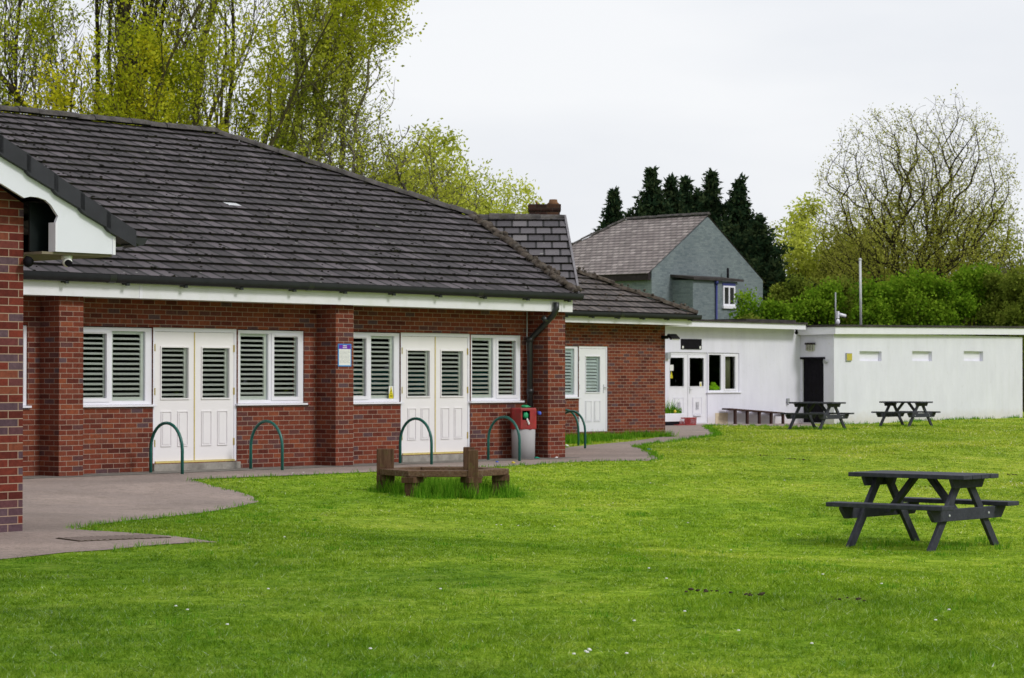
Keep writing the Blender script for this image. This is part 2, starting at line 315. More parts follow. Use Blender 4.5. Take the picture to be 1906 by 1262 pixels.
# ------------------------------------------------------------------ object helpers
COL = scene.collection
def tag(o, label=None, cat=None, group=None, kind=None):
    if label: o['label'] = label
    if cat: o['category'] = cat
    if group: o['group'] = group
    if kind: o['kind'] = kind
    return o
WM = {}
def thing(name, label, cat, loc, rz=0, group=None):
    o = bpy.data.objects.new(name, None); COL.objects.link(o); o.empty_display_size = .3
    o.location = loc; o.rotation_euler = (0, 0, rz)
    WM[o] = Matrix.Translation(Vector(loc)) @ Matrix.Rotation(rz, 4, 'Z')
    return tag(o, label, cat, group)
SITE_RZ = math.atan2(DW[1], DW[0])
def site_thing(name, label, cat, u, v, z=0, group=None):
    x, y = xy(u, v); return thing(name, label, cat, (x, y, z), SITE_RZ, group)
class MB:
    """collects faces with metric uvs; M maps the input coordinates to the world"""
    def __init__(s, M=None): s.v = []; s.f = []; s.uv = []; s.mi = []; s.M = M or IDM; s.smooth = []
    def face(s, pts, uv=None, mi=0, smooth=False):
        pts = [Vector(p) for p in pts]
        i = len(s.v); s.v += pts; s.f.append(tuple(range(i, i + len(pts))))
        if uv is None:
            n = Vector((0, 0, 0))
            for k in range(len(pts)):
                a, b = pts[k], pts[(k + 1) % len(pts)]; n += a.cross(b)
            ax = max(range(3), key=lambda k: abs(n[k]))
            uv = [((p.y if ax == 0 else p.x), (p.y if ax == 2 else p.z)) for p in pts]
        s.uv.append(uv); s.mi.append(mi); s.smooth.append(smooth)
    def box(s, x0, x1, y0, y1, z0, z1, mi=0, skip=''):
        if x0 > x1: x0, x1 = x1, x0
        if y0 > y1: y0, y1 = y1, y0
        if z0 > z1: z0, z1 = z1, z0
        P = lambda a, b, c: (a, b, c)
        if 'b' not in skip: s.face([P(x0, y1, z0), P(x1, y1, z0), P(x1, y0, z0), P(x0, y0, z0)], mi=mi)
        if 't' not in skip: s.face([P(x0, y0, z1), P(x1, y0, z1), P(x1, y1, z1), P(x0, y1, z1)], mi=mi)
        s.face([P(x0, y0, z0), P(x1, y0, z0), P(x1, y0, z1), P(x0, y0, z1)], mi=mi)
        s.face([P(x1, y1, z0), P(x0, y1, z0), P(x0, y1, z1), P(x1, y1, z1)], mi=mi)
        s.face([P(x0, y1, z0), P(x0, y0, z0), P(x0, y0, z1), P(x0, y1, z1)], mi=mi)
        s.face([P(x1, y0, z0), P(x1, y1, z0), P(x1, y1, z1), P(x1, y0, z1)], mi=mi)
        return s
    def obox(s, c, size, rot=None, mi=0):
        """box with its own rotation"""
        k = MB(); k.box(-size[0] / 2, size[0] / 2, -size[1] / 2, size[1] / 2, -size[2] / 2, size[2] / 2)
        T = Matrix.Translation(Vector(c)) @ (rot.to_4x4() if rot else IDM)
        for f, uv in zip(k.f, k.uv): s.face([T @ k.v[i] for i in f], uv, mi)
        return s
    def prism(s, poly, d, mi=0):
        """poly: planar 3-D outline, extruded by vector d"""
        d = Vector(d); poly = [Vector(p) for p in poly]
        s.face(poly, mi=mi); s.face([p + d for p in reversed(poly)], mi=mi)
        for i in range(len(poly)):
            a, b = poly[i], poly[(i + 1) % len(poly)]; s.face([b, a, a + d, b + d], mi=mi)
        return s
    def tube(s, pts, r, n=8, mi=0, cap=True, smooth=True, a0=0, a1=2 * math.pi):
        pts = [Vector(p) for p in pts]; rs = r if isinstance(r, (list, tuple)) else [r] * len(pts)
        rings = []; ref = None; full = abs(a1 - a0 - 2 * math.pi) < 1e-6
        for i, p in enumerate(pts):
            t = (pts[min(i + 1, len(pts) - 1)] - pts[max(i - 1, 0)]).normalized()
            if ref is None: ref = Vector((0, 0, 1)) if abs(t.z) < .9 else Vector((1, 0, 0))
            b = t.cross(ref).normalized(); nrm = b.cross(t).normalized(); ref = nrm
            k = n if full else n + 1
            rings.append([p + (b * math.cos(a0 + (a1 - a0) * j / n) + nrm * math.sin(a0 + (a1 - a0) * j / n)) * rs[i] for j in range(k)])
        m = len(rings[0])
        for i in range(len(rings) - 1):
            for j in range(m if full else m - 1):
                q = (j + 1) % m
                s.face([rings[i][j], rings[i][q], rings[i + 1][q], rings[i + 1][j]], mi=mi, smooth=smooth)
        if cap and full:
            s.face(list(reversed(rings[0])), mi=mi); s.face(rings[-1], mi=mi)
        return s
    def blob(s, c, r, mi=0, seed=0, rough=.25, n=8):
        rr = random.Random(seed); c = Vector(c); r = Vector(r) if not isinstance(r, (int, float)) else Vector((r, r, r))
        g = [[None] * n for _ in range(n // 2 + 1)]
        for i in range(n // 2 + 1):
            th = math.pi * i / (n // 2); k0 = 1 + rr.uniform(-rough, rough)
            for j in range(n):
                k = 1 + rr.uniform(-rough, rough) if 0 < i < n // 2 else k0
                ph = 2 * math.pi * j / n
                g[i][j] = c + Vector((r.x * math.sin(th) * math.cos(ph), r.y * math.sin(th) * math.sin(ph), r.z * math.cos(th))) * k
        for i in range(n // 2):
            for j in range(n):
                q = (j + 1) % n
                if i == 0: s.face([g[0][0], g[1][j], g[1][q]], mi=mi, smooth=True)
                elif i == n // 2 - 1: s.face([g[i][j], g[i + 1][0], g[i][q]], mi=mi, smooth=True)
                else: s.face([g[i][j], g[i + 1][j], g[i + 1][q], g[i][q]], mi=mi, smooth=True)
        return s
    def build(s, name, mats, parent=None, bevel=0, root=None, weld=False):
        """link as ONE object; parent's local frame (or root's, for a sub-part) is used"""
        if isinstance(mats, str): mats = [mats]
        base = root or parent
        inv = WM[base].inverted() if base in WM else IDM
        T = inv @ s.M
        me = bpy.data.meshes.new(name)
        me.from_pydata([tuple(T @ p) for p in s.v], [], s.f)
        ul = me.uv_layers.new(name='uv'); flat = [c for f in s.uv for q in f for c in q]; ul.data.foreach_set('uv', flat)
        for mt in mats: me.materials.append(MATS[mt])
        me.polygons.foreach_set('material_index', s.mi); me.polygons.foreach_set('use_smooth', s.smooth)
        if weld or bevel or any(s.smooth):
            bm = bmesh.new(); bm.from_mesh(me); bmesh.ops.remove_doubles(bm, verts=bm.verts, dist=.0002); bm.to_mesh(me); bm.free()
        me.update()
        o = bpy.data.objects.new(name, me); COL.objects.link(o)
        if parent: o.parent = parent
        WM[o] = WM[base] if base in WM else IDM
        if bevel:
            b = o.modifiers.new('bevel', 'BEVEL'); b.width = bevel; b.segments = 2; b.limit_method = 'ANGLE'; b.angle_limit = R(40)
        return o
def S(): return MB(SITE)
def copy_tree(o, parent=None):
    c = o.copy(); COL.objects.link(c); c.parent = parent
    for ch in list(o.children): copy_tree(ch, c)
    return c
# ------------------------------------------------------------------ ground, paths
def strip_mesh(name, poly_px, mat, lift, kind='structure', step=.7, site_pts=None):
    """an area on the ground outlined by points seen in the photo, draped on the terrain"""
    P = [on_ground(*p) for p in poly_px] if poly_px else site_pts
    bm = bmesh.new(); vs = [bm.verts.new((x, y, 0)) for x, y in P]; bm.faces.new(vs)
    x0, x1 = min(p[0] for p in P), max(p[0] for p in P); y0, y1 = min(p[1] for p in P), max(p[1] for p in P)
    k = x0 + step
    while k < x1:
        bmesh.ops.bisect_plane(bm, geom=bm.verts[:] + bm.edges[:] + bm.faces[:], plane_co=(k, 0, 0), plane_no=(1, 0, 0)); k += step
    k = y0 + step
    while k < y1:
        bmesh.ops.bisect_plane(bm, geom=bm.verts[:] + bm.edges[:] + bm.faces[:], plane_co=(0, k, 0), plane_no=(0, 1, 0)); k += step
    bmesh.ops.triangulate(bm, faces=bm.faces[:])
    for v in bm.verts: v.co.z = float(ground(v.co.x, v.co.y)) + lift
    for f in bm.faces:
        if f.normal.z < 0: f.normal_flip()
    me = bpy.data.meshes.new(name); bm.to_mesh(me); bm.free(); me.materials.append(MATS[mat])
    for p in me.polygons: p.use_smooth = True
    o = bpy.data.objects.new(name, me); COL.objects.link(o); WM[o] = IDM
    if kind: o['kind'] = kind
    return o, P
def grid_axis(a, b, lo, hi, fine, coarse):
    r = [a]
    while r[-1] < b: r.append(r[-1] + (fine if lo < r[-1] < hi else coarse))
    return r
gx = grid_axis(-400, 400, -30, 40, .8, 18); gy = grid_axis(-60, 700, 4, 95, .8, 18)
GX, GY = np.meshgrid(gx, gy); GZ = ground(GX, GY)
gm = MB(); n_ = len(gx)
me = bpy.data.meshes.new('lawn'); me.from_pydata(np.stack([GX, GY, GZ], -1).reshape(-1, 3).tolist(), [], [(j * n_ + i, j * n_ + i + 1, (j + 1) * n_ + i + 1, (j + 1) * n_ + i) for j in range(len(gy) - 1) for i in range(n_ - 1)])
me.materials.append(MATS['turf'])
for p in me.polygons: p.use_smooth = True
lawn = bpy.data.objects.new('ground', me); COL.objects.link(lawn); lawn['kind'] = 'structure'
# forecourt and footpath: outlines read off the photo, closed under the buildings
def ps(u, v): return xy(u, v)
edge1 = [(-60, 1047), (0, 1042), (60, 1036), (120, 1029), (200, 1024), (300, 1014), (370, 1010), (408, 1010), (330, 999), (240, 992), (140, 986), (180, 977), (250, 968), (330, 960), (400, 951), (450, 942), (482, 934), (470, 924), (440, 914), (400, 906), (356, 899), (430, 895), (520, 891), (600, 888), (700, 880), (800, 876), (950, 868), (1040, 862), (1130, 858), (1205, 858), (1226, 855), (1210, 842), (1184, 832), (1215, 826), (1262, 821), (1310, 814), (1336, 810), (1326, 801), (1312, 794), (1340, 792.5), (1400, 793), (1470, 794.5), (1530, 797)]
P1 = [on_ground(*p) for p in edge1]
tail = [ps(42.0, 17.3), ps(32, 17.3), ps(20.5, 8.5), ps(20.4, 6.9), ps(17.6, 3.6), ps(6.2, 1.0), ps(-24, 1.0), ps(-24, -11)]
# lower edge of the planted strip beside the annexe
PATH = P1 + [ps(40.2, 17.2), ps(31.8, 17.2), ps(20.95, 8.6)] + [on_ground(*p) for p in [(1240, 811), (1215, 816), (1173, 822), (1115, 827), (1062, 832)]] + [ps(6.5, .4), ps(-24, .4), ps(-24, -14.5)]
path_o, _ = strip_mesh('footpath', None, 'tarmac', .006, site_pts=PATH)
# concrete strip along the foot of the facade
strip_mesh('footpath_edge', None, 'concrete_strip', .011, site_pts=[ps(-14, -.75), ps(6.7, -.75), ps(6.7, .02), ps(-14, .02)])
# ------------------------------------------------------------------ brick walls
def wall(mb, u0, u1, z0, z1, v, th, openings=(), mi=0):
    """wall front on plane v with rectangular openings (u0,u1,z0,z1), thickness th going back"""
    us = sorted({u0, u1, *[o[0] for o in openings], *[o[1] for o in openings]}); zs = sorted({z0, z1, *[o[2] for o in openings], *[o[3] for o in openings]})
    for a, b in zip(us, us[1:]):
        for c, d in zip(zs, zs[1:]):
            m_, k_ = (a + b) / 2, (c + d) / 2
            if any(o[0] < m_ < o[1] and o[2] < k_ < o[3] for o in openings): continue
            mb.face([(a, v, c), (b, v, c), (b, v, d), (a, v, d)], mi=mi); mb.face([(b, v + th, c), (a, v + th, c), (a, v + th, d), (b, v + th, d)], mi=mi)
    for o in openings:
        a, b, c, d = o
        mb.face([(a, v, c), (a, v + th, c), (a, v + th, d), (a, v, d)], mi=mi); mb.face([(b, v + th, c), (b, v, c), (b, v, d), (b, v + th, d)], mi=mi)
        mb.face([(a, v, d), (a, v + th, d), (b, v + th, d), (b, v, d)], mi=mi); mb.face([(a, v + th, c), (a, v, c), (b, v, c), (b, v + th, c)], mi=mi)
    for a in (u0, u1): mb.face([(a, v, z0), (a, v + th, z0), (a, v + th, z1), (a, v, z1)] if a == u0 else [(a, v + th, z0), (a, v, z0), (a, v, z1), (a, v + th, z1)], mi=mi)
def slope_tiles(mb, P0, e, q, tanp, L0, L1, left, right, gauge=.335, lift=.04, mi=0, uoff=0):
    """tiled slope: P0 eave origin, e unit along eave, q unit horizontal up-slope; left/right(d) give bounds along e; courses step like real laps"""
    cosp = 1 / math.sqrt(1 + tanp * tanp); sinp = tanp * cosp
    e = Vector(e); q = Vector(q); P0 = Vector(P0); s = q * cosp + Vector((0, 0, sinp)); n = Vector((0, 0, cosp)) - q * sinp
    k = 0; d = L0
    while d < L1 - 1e-4:
        d2 = min(d + gauge, L1); l0, r0, l1, r1 = left(d), right(d), left(d2), right(d2)
        if r0 > l0:
            if r1 < l1: r1 = l1 = (r1 + l1) / 2
            A = P0 + e * l0 + s * d + n * lift; B = P0 + e * r0 + s * d + n * lift
            C = P0 + e * r1 + s * d2 + n * .004; D = P0 + e * l1 + s * d2 + n * .004
            row = round(k) * gauge
            mb.face([A, B, C, D], [(l0 + uoff, row + .03), (r0 + uoff, row + .03), (r1 + uoff, row + .305), (l1 + uoff, row + .305)], mi)
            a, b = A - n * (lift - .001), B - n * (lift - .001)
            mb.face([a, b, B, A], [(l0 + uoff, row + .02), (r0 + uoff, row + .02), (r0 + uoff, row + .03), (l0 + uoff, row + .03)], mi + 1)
        d = d2; k += 1
def ridge_run(mb, A, B, r=.11, seg=.42, mi=0, seed=0, squash=.8, rough=.012):
    A = Vector(A); B = Vector(B); L_ = (B - A).length; t = (B - A) / L_; n = max(1, int(L_ / seg)); rr = random.Random(seed)
    side = t.cross(Vector((0, 0, 1))).normalized(); up = side.cross(t).normalized()
    for i in range(n):
        a = A + t * (L_ * i / n - .015); b = A + t * (L_ * (i + 1) / n + .015)
        j = Vector((rr.uniform(-rough, rough), rr.uniform(-rough, rough), rr.uniform(-rough, rough))); ra = r * rr.uniform(.95, 1.06); rb = ra * .93
        R0 = [a + j + (side * math.cos(math.pi * k / 6) + up * math.sin(math.pi * k / 6) * squash) * ra for k in range(7)]
        R1 = [b + j + (side * math.cos(math.pi * k / 6) + up * math.sin(math.pi * k / 6) * squash) * rb for k in range(7)]
        for k in range(6): mb.face([R0[k], R0[k + 1], R1[k + 1], R1[k]], mi=mi, smooth=True)
        mb.face(R0, mi=mi); mb.face(list(reversed(R1)), mi=mi)
def gutter(parent, u0, u1, v, z, n_br, r=.062):
    def prof(q): return [(v - q, z)] + [(v - q * math.cos(a), z - .05 - q * math.sin(a)) for a in [math.pi * k / 8 for k in range(9)]] + [(v + q, z)]
    def run(m_, q, a, b):
        P_ = prof(q)
        for (y0, z0), (y1, z1) in zip(P_, P_[1:]): m_.face([(a, y0, z0), (b, y0, z0), (b, y1, z1), (a, y1, z1)], smooth=True)
    g = S(); run(g, r, u0, u1); run(g, r * .9, u0, u1)
    for uu in (u0, u1): g.face([(uu, y, z_) for y, z_ in prof(r)])
    k = u0 + 2
    while k < u1 - .5: run(g, r * 1.09, k - .06, k + .06); k += 4
    G = g.build('gutter', 'black_gutter', parent)
    for i in range(n_br):
        uu = u0 + .35 + (u1 - u0 - .7) * i / max(1, n_br - 1)
        b = S(); b.box(uu - .02, uu + .02, v - .01, v + .11, z - .07 - r, z - .045 - r); b.box(uu - .03, uu + .03, v - .04, v + .0, z - .085 - r, z - .05 - r)
        b.build('gutter_bracket', 'black_gutter', G, root=parent)
    return G
def shutter(parent, root, u0, u1, z0, z1, v, tilt=22, mat='shutter_cream', pitch=.076, st=.05, n_pan=1):
    """louvred indoor shutter, one mesh per panel"""
    for k in range(n_pan):
        a = u0 + (u1 - u0) * k / n_pan + .004; b = u0 + (u1 - u0) * (k + 1) / n_pan - .004
        m = S(); m.box(a, a + st, v, v + .028, z0, z1); m.box(b - st, b, v, v + .028, z0, z1)
        m.box(a + st, b - st, v + .001, v + .027, z0, z0 + .06); m.box(a + st, b - st, v + .001, v + .027, z1 - .045, z1)
        z = z0 + .06 + pitch * .6; rt = Matrix.Rotation(R(tilt), 3, 'X')
        while z < z1 - .05:
            m.obox(((a + b) / 2, v + .014, z), (b - a - 2 * st - .004, .066, .009), rt); z += pitch
        m.build('shutter', mat, parent, root=root)
def upvc_window(root, u0, u1, z0, z1, v, lights, frame=.055, name='window', mat='white_upvc', glass='glass', sill=True, shut=True, tilt=22, smat='shutter_cream', sill_over=.04, vents=True):
    """lights: list of (u0,u1,opening) openings between mullions; opening ones get a sash frame"""
    f = S(); D = .065
    f.box(u0, u1, v, v + D, z0, z0 + frame); f.box(u0, u1, v, v + D, z1 - frame, z1)
    f.box(u0, u0 + frame, v, v + D, z0 + frame, z1 - frame); f.box(u1 - frame, u1, v, v + D, z0 + frame, z1 - frame)
    for (a, b, _), (c, d, _) in zip(lights, lights[1:]): f.box(b, c, v, v + D, z0 + frame, z1 - frame)
    if lights[0][0] > u0 + frame + .004: f.box(u0 + frame, lights[0][0], v, v + D, z0 + frame, z1 - frame)
    if lights[-1][1] < u1 - frame - .004: f.box(lights[-1][1], u1 - frame, v, v + D, z0 + frame, z1 - frame)
    W_ = f.build(name, mat, root, bevel=.004)
    for a, b, op in lights:
        ga, gb, gz0, gz1 = a, b, z0 + frame, z1 - frame
        if op:
            sm = S(); t = .045; p = v - .014
            sm.box(a - .012, b + .012, p, v + .03, gz0 - .012, gz0 + t); sm.box(a - .012, b + .012, p, v + .03, gz1 - t, gz1 + .012)
            sm.box(a - .012, a + t, p, v + .03, gz0 + t, gz1 - t); sm.box(b - t, b + .012, p, v + .03, gz0 + t, gz1 - t)
            sm.build('sash', mat, W_, root=root, bevel=.003)
            if vents:
                vm = S(); vm.box(a + .06, b - .05, p - .012, p - .001, gz1 - .03, gz1 - .012); vm.build('trickle_vent', mat, W_, root=root)
            ga += t; gb -= t; gz0 += t; gz1 -= t
        g = S(); g.face([(ga - .002, v + .031, gz0 - .002), (gb + .002, v + .031, gz0 - .002), (gb + .002, v + .031, gz1 + .002), (ga - .002, v + .031, gz1 + .002)]); g.build('pane', glass, W_, root=root)
        if shut: shutter(W_, root, a + .0, b - .0, z0 + frame, z1 - frame, v + .05, tilt, smat)
    if sill:
        sm = S(); sm.box(u0 - sill_over, u1 + sill_over, v - .075, v + .03, z0 - .034, z0 - .002); sm.build('sill', mat, W_, root=root, bevel=.004)
    return W_
def panel_door(root, u0, u1, z0, z1, v, gl, panels, mat='cream_door', glass='glass', shut=True, hinge=None, hmat='brass', smat='shutter_cream', tilt=22, handle=None, name='door'):
    """leaf with one glazed light gl=(u0,u1,z0,z1) and raised panels"""
    d = S(); D = .044
    wall(d, u0, u1, z0, z1, v, D, [gl]); d.face([(u0, v, z1), (u1, v, z1), (u1, v + D, z1), (u0, v + D, z1)]); d.face([(u0, v + D, z0), (u1, v + D, z0), (u1, v, z0), (u0, v, z0)])
    for (a, b, c, e) in panels:
        t = .012
        for (x0, x1, y0, y1) in ((a, b, c, c + t), (a, b, e - t, e), (a, a + t, c + t, e - t), (b - t, b, c + t, e - t)): d.box(x0, x1, v - .014, v - .0005, y0, y1)
        d.box(a + .035, b - .035, v - .012, v - .0005, c + .03, e - .03)
    DD = d.build(name, mat, root)
    a, b, c, e = gl; t = .022; fr = S()
    for (x0, x1, y0, y1) in ((a - t, b + t, c - t, c), (a - t, b + t, e, e + t), (a - t, a, c, e), (b, b + t, c, e)): fr.box(x0, x1, v - .016, v - .0005, y0, y1)
    fr.build('glazing_bead', mat, DD, root=root, bevel=.003)
    g = S(); g.face([(a - .001, v + .015, c - .001), (b + .001, v + .015, c - .001), (b + .001, v + .015, e + .001), (a - .001, v + .015, e + .001)]); g.build('pane', glass, DD, root=root)
    if shut: shutter(DD, root, a - .03, b + .03, c - .05, e + .04, v + .05, tilt, smat, st=.06)
    if hinge is not None:
        for zz in (z0 + .22, (z0 + z1) / 2 + .02, z1 - .3):
            h = S(); h.box(hinge - .012, hinge + .012, v - .012, v - .001, zz, zz + .11); h.build('hinge', hmat, DD, root=root)
    if handle is not None:
        h = S(); h.box(handle - .018, handle + .018, v - .012, v - .001, z0 + .92, z0 + 1.12); h.tube([(handle, v - .012, z0 + 1.05), (handle, v - .05, z0 + 1.05), (handle + .11, v - .05, z0 + 1.05)], .009, 6); h.build('handle', 'galvanised', DD, root=root)
    return DD
HEAD, SILL_, DB = 2.205, 1.03, .128
# ================================================================== MAIN BRICK BUILDING
main = site_thing('brick_building', 'long red brick building with louvred windows, cream double doors and brown tiled hipped roof', 'building', -5, 0)
uA0, uA1 = U(96, 0) - .05, U(285, 0)                       # window A (left of first doors)
uB0, uB1 = U(443, 0), U(567, 0)
uC0, uC1 = U(640, 0) - .1, U(746, 0)
uD0, uD1 = U(876.5, 0), U(971, 0)
uE1 = U(52, 0); uE0 = uE1 - 1.5
door1 = (U(285, 0), U(442, 0)); door2 = (U(746, 0), U(876, 0))
uA0 = U(155, 0) - .35; uC0 = U(658, 0) - .45
opens = [(uE0, uE1, .99, HEAD), (uA0, uA1, .99, HEAD), (uB0, uB1, .99, HEAD), (uC0, uC1, .99, HEAD), (uD0, uD1, .99, HEAD), (door1[0], door1[1], DB, HEAD), (door2[0], door2[1], DB, HEAD)]
bw_ = S(); wall(bw_, -22, U(1052, -.45), -.3, 2.86, 0, .28, opens)
# end and back walls
uR = U(1052, -.45)
bw_.box(uR - .3, uR - .002, .281, 13.0, -.3, 2.86); bw_.box(-22, uR, 12.7, 13.0, -.3, 2.86)
bw_.build('wall', 'brick_red', main)
for (pl, pr) in ((110, 155), (625, 658), (1020, 1052)):
    a, b = U(pl, -.45), U(pr, -.45); p = S(); p.box(a, b, -.45, -.001, -.25, 2.72); p.build('pier', 'brick_red', main)
for a, b in (door1, door2):
    st = S(); st.box(a - .02, b + .02, -.06, .3, -.2, DB - .012); st.build('threshold_step', 'concrete', main)
# windows: (frame u0,u1, lights)
def Lz(px0, px1, op): return (U(px0, .02), U(px1, .02), op)
V0_ = .03
upvc_window(main, uE0, uE1, SILL_ - .0, HEAD - .012, V0_, [(uE0 + .055, uE0 + .72, 1), (uE0 + .78, uE1 - .055, 0)])
upvc_window(main, uA0, uA1, SILL_, HEAD - .012, V0_, [(uA0 + .055, U(204.5, 0), 1), (U(211, 0), U(273, 0), 0)])
upvc_window(main, uB0, uB1, SILL_, HEAD - .012, V0_, [(U(449.5, 0), U(502, 0), 0), (U(508, 0), U(560, 0), 1)])
upvc_window(main, uC0, uC1, SILL_, HEAD - .012, V0_, [(uC0 + .055, U(687, 0), 1), (U(693, 0), U(736, 0), 0)])
upvc_window(main, uD0, uD1, SILL_, HEAD - .012, V0_, [(U(881, 0), U(920.5, 0), 0), (U(926, 0), U(965, 0), 1)])
for (a, b), (m1, g1, g2, g3, g4) in ((door1, (364, 300, 350, 376, 426)), (door2, (812, 758, 799, 821, 861))):
    um = U(m1, 0)
    ff = S(); ff.box(a + .001, a + .05, V0_ - .01, V0_ + .06, DB, HEAD - .001); ff.box(b - .05, b - .001, V0_ - .01, V0_ + .06, DB, HEAD - .001); ff.box(a + .05, b - .05, V0_ - .01, V0_ + .06, HEAD - .06, HEAD - .001)
    ff.build('door_frame', 'white_upvc', main, bevel=.003)
    z0, z1 = DB + .03, HEAD - .064
    for (x0, x1, p, q, hg) in ((a + .053, um - .008, g1, g2, a + .052), (um + .008, b - .053, g3, g4, b - .052)):
        c_ = (x0 + x1) / 2; ga, gb = U(p, V0_), U(q, V0_)
        panel_door(main, x0, x1, z0, z1, V0_, (ga, gb, 1.12, 1.9), [(c_ - .27, c_ - .06, .38, .92), (c_ + .06, c_ + .27, .38, .92)], hinge=hg)
    s_ = S(); s_.box(um - .007, um + .007, V0_ - .012, V0_ + .03, z0, z1); s_.box(a + .052, b - .052, V0_ - .035, V0_ + .03, DB, DB + .028); s_.build('weather_bar', 'brass_dull', main)
# dim rooms behind the glass, with a teal board seen through the right-hand shutters
rm = S()
for a, b in ((-22, -3.9), (-3.88, 1.0), (1.02, uR - .32)):
    rm.face([(a, 3.4, .1), (b, 3.4, .1), (b, 3.4, 2.8), (a, 3.4, 2.8)]); rm.face([(a, .29, .1), (a, 3.4, .1), (a, 3.4, 2.8), (a, .29, 2.8)]); rm.face([(b, .29, .1), (b, 3.4, .1), (b, 3.4, 2.8), (b, .29, 2.8)])
    rm.face([(a, .29, .1), (b, .29, .1), (b, 3.4, .1), (a, 3.4, .1)]); rm.face([(a, .29, 2.8), (b, .29, 2.8), (b, 3.4, 2.8), (a, 3.4, 2.8)])
rm.build('room_lining', 'interior_dark', main)
tb = S(); tb.box(1.3, 6.1, .7, .74, 1.15, 1.56); tb.build('room_board', 'interior_teal', main)
# roof
TP = .456; CP = 1 / math.sqrt(1 + TP * TP)
ZE = 2.92; uc = U(1072, -.65); VR = 6.35; ZR = ZE + 7 * TP; uE_ = U(400, VR)
V1 = Vector((U(885, -.65 + 3.53), -.65 + 3.53, ZE + 3.53 * TP)); E1 = Vector((uE_, VR, ZR)); V0p = Vector((uc, -.65, ZE))
V1.x = uE_ + (VR - V1.y)                                     # keep the hip at 45 degrees in plan
def right_(d):
    v = d * CP
    if v <= V1.y + .65: return uc + (V1.x - uc) * v / (V1.y + .65) - 0
    return V1.x + (E1.x - V1.x) * (v - (V1.y + .65)) / (VR - V1.y)
rf = S()
slope_tiles(rf, (0, -.65, ZE), (1, 0, 0), (0, 1, 0), TP, 0, 7 / CP, lambda d: -22, right_, uoff=22)
# back slope and hip end (turned away from the camera)
rf.face([(-22, VR, ZR - .005), (E1.x, VR, ZR - .005), (E1.x + 7, 13.35, ZE), (-22, 13.35, ZE)], [(0, 0), (26, 0), (33, 7.7), (0, 7.7)])
rf.face([E1 - Vector((0, 0, .005)), V1 - Vector((0, 0, .005)), (V1.x + .4, 6.35, V1.z - .2), (E1.x + 7, 13.35, ZE)], [(0, 0), (4, 4), (8, 4), (9, 7)])
ro = rf.build('roof', ['concrete_tile_brown', 'tile_lip_shade_moss'], main)
rd = S(); ridge_run(rd, (-22, VR, ZR + .02), E1 + Vector((0, 0, .02)), .13, seed=1); rd.build('ridge_tiles', 'ridge_grey', ro, root=main)
hp = S(); ridge_run(hp, E1 + Vector((0, 0, .02)), V1 + Vector((0, 0, .02)), .12, seed=2); hp.build('hip_tiles', 'ridge_grey', ro, root=main)
vl = S(); ridge_run(vl, V1 + Vector((.0, 0, .03)), V0p + Vector((.02, 0, .03)), .1, seg=.26, seed=3, rough=.03); rr_ = random.Random(5)
for i in range(70):
    t = rr_.random(); p = V1.lerp(V0p, t) + Vector((rr_.uniform(-.09, .09), rr_.uniform(-.09, .09), rr_.uniform(.05, .1))); vl.blob(p, rr_.uniform(.025, .06), seed=i)
vl.build('mossy_hip_tiles', 'moss_ridge', ro, root=main)
# one pale replacement tile
d0 = 15 * .335
def roof_pt(u, d, n=.02): return Vector((u, -.65, ZE)) + Vector((0, CP, TP * CP)) * d + Vector((0, -TP * CP, CP)) * n
best = min(((abs(HY - (roof_pt(0, k * .335).z - EYE) * F / ZD(430, -.65 + k * .335 * CP) - 390), k) for k in range(4, 22)))[1]
uu = U(430, -.65 + (best + .5) * .335 * CP); uu = round(uu / .3) * .3
pt_ = S(); pt_.face([roof_pt(uu, best * .335 + .004, .034), roof_pt(uu + .3, best * .335 + .004, .034), roof_pt(uu + .3, best * .335 + .33, .010), roof_pt(uu, best * .335 + .33, .010)])
pt_.build('replacement_tile', 'galvanised', ro, root=main)
# moss tufts scattered on the courses
ms_ = S()
for i in range(1300):
    k = rr_.randrange(0, 22); d = k * .335 + (.02 if rr_.random() < .6 else rr_.uniform(.02, .3)); u_ = rr_.uniform(-14, right_(d)); rr2 = rr_.uniform(.012, .032)
    ms_.blob(roof_pt(u_, d, .035 - .07 * (d - k * .335)), (rr2 * 1.4, rr2, rr2 * .7), seed=i, n=6)
ms_.build('moss_tufts', 'tile_lip_shade_moss', ro, root=main)['kind'] = 'stuff'
fs = S(); fs.box(-22, U(1066, -.6), -.6, -.575, 2.615, 2.86); fs.build('fascia', 'white_fascia', main, bevel=.003)
sf = S(); sf.box(-22, U(1066, -.6) - .001, -.574, .0, 2.625, 2.645); sf.build('soffit', 'white_fascia', main)
be = S(); be.box(U(1066, -.6) - .02, U(1066, -.6), -.574, .3, 2.62, 2.86); be.build('end_board', 'white_fascia', main)
for px_ in (262, 1047):
    joint = S(); joint.box(U(px_, -.6) - .03, U(px_, -.6) + .03, -.606, -.6005, 2.615, 2.84); joint.build('fascia_joint', 'white_upvc', main)
gutter(main, -22, U(1079, -.66), -.69, 2.945, 26, .07)
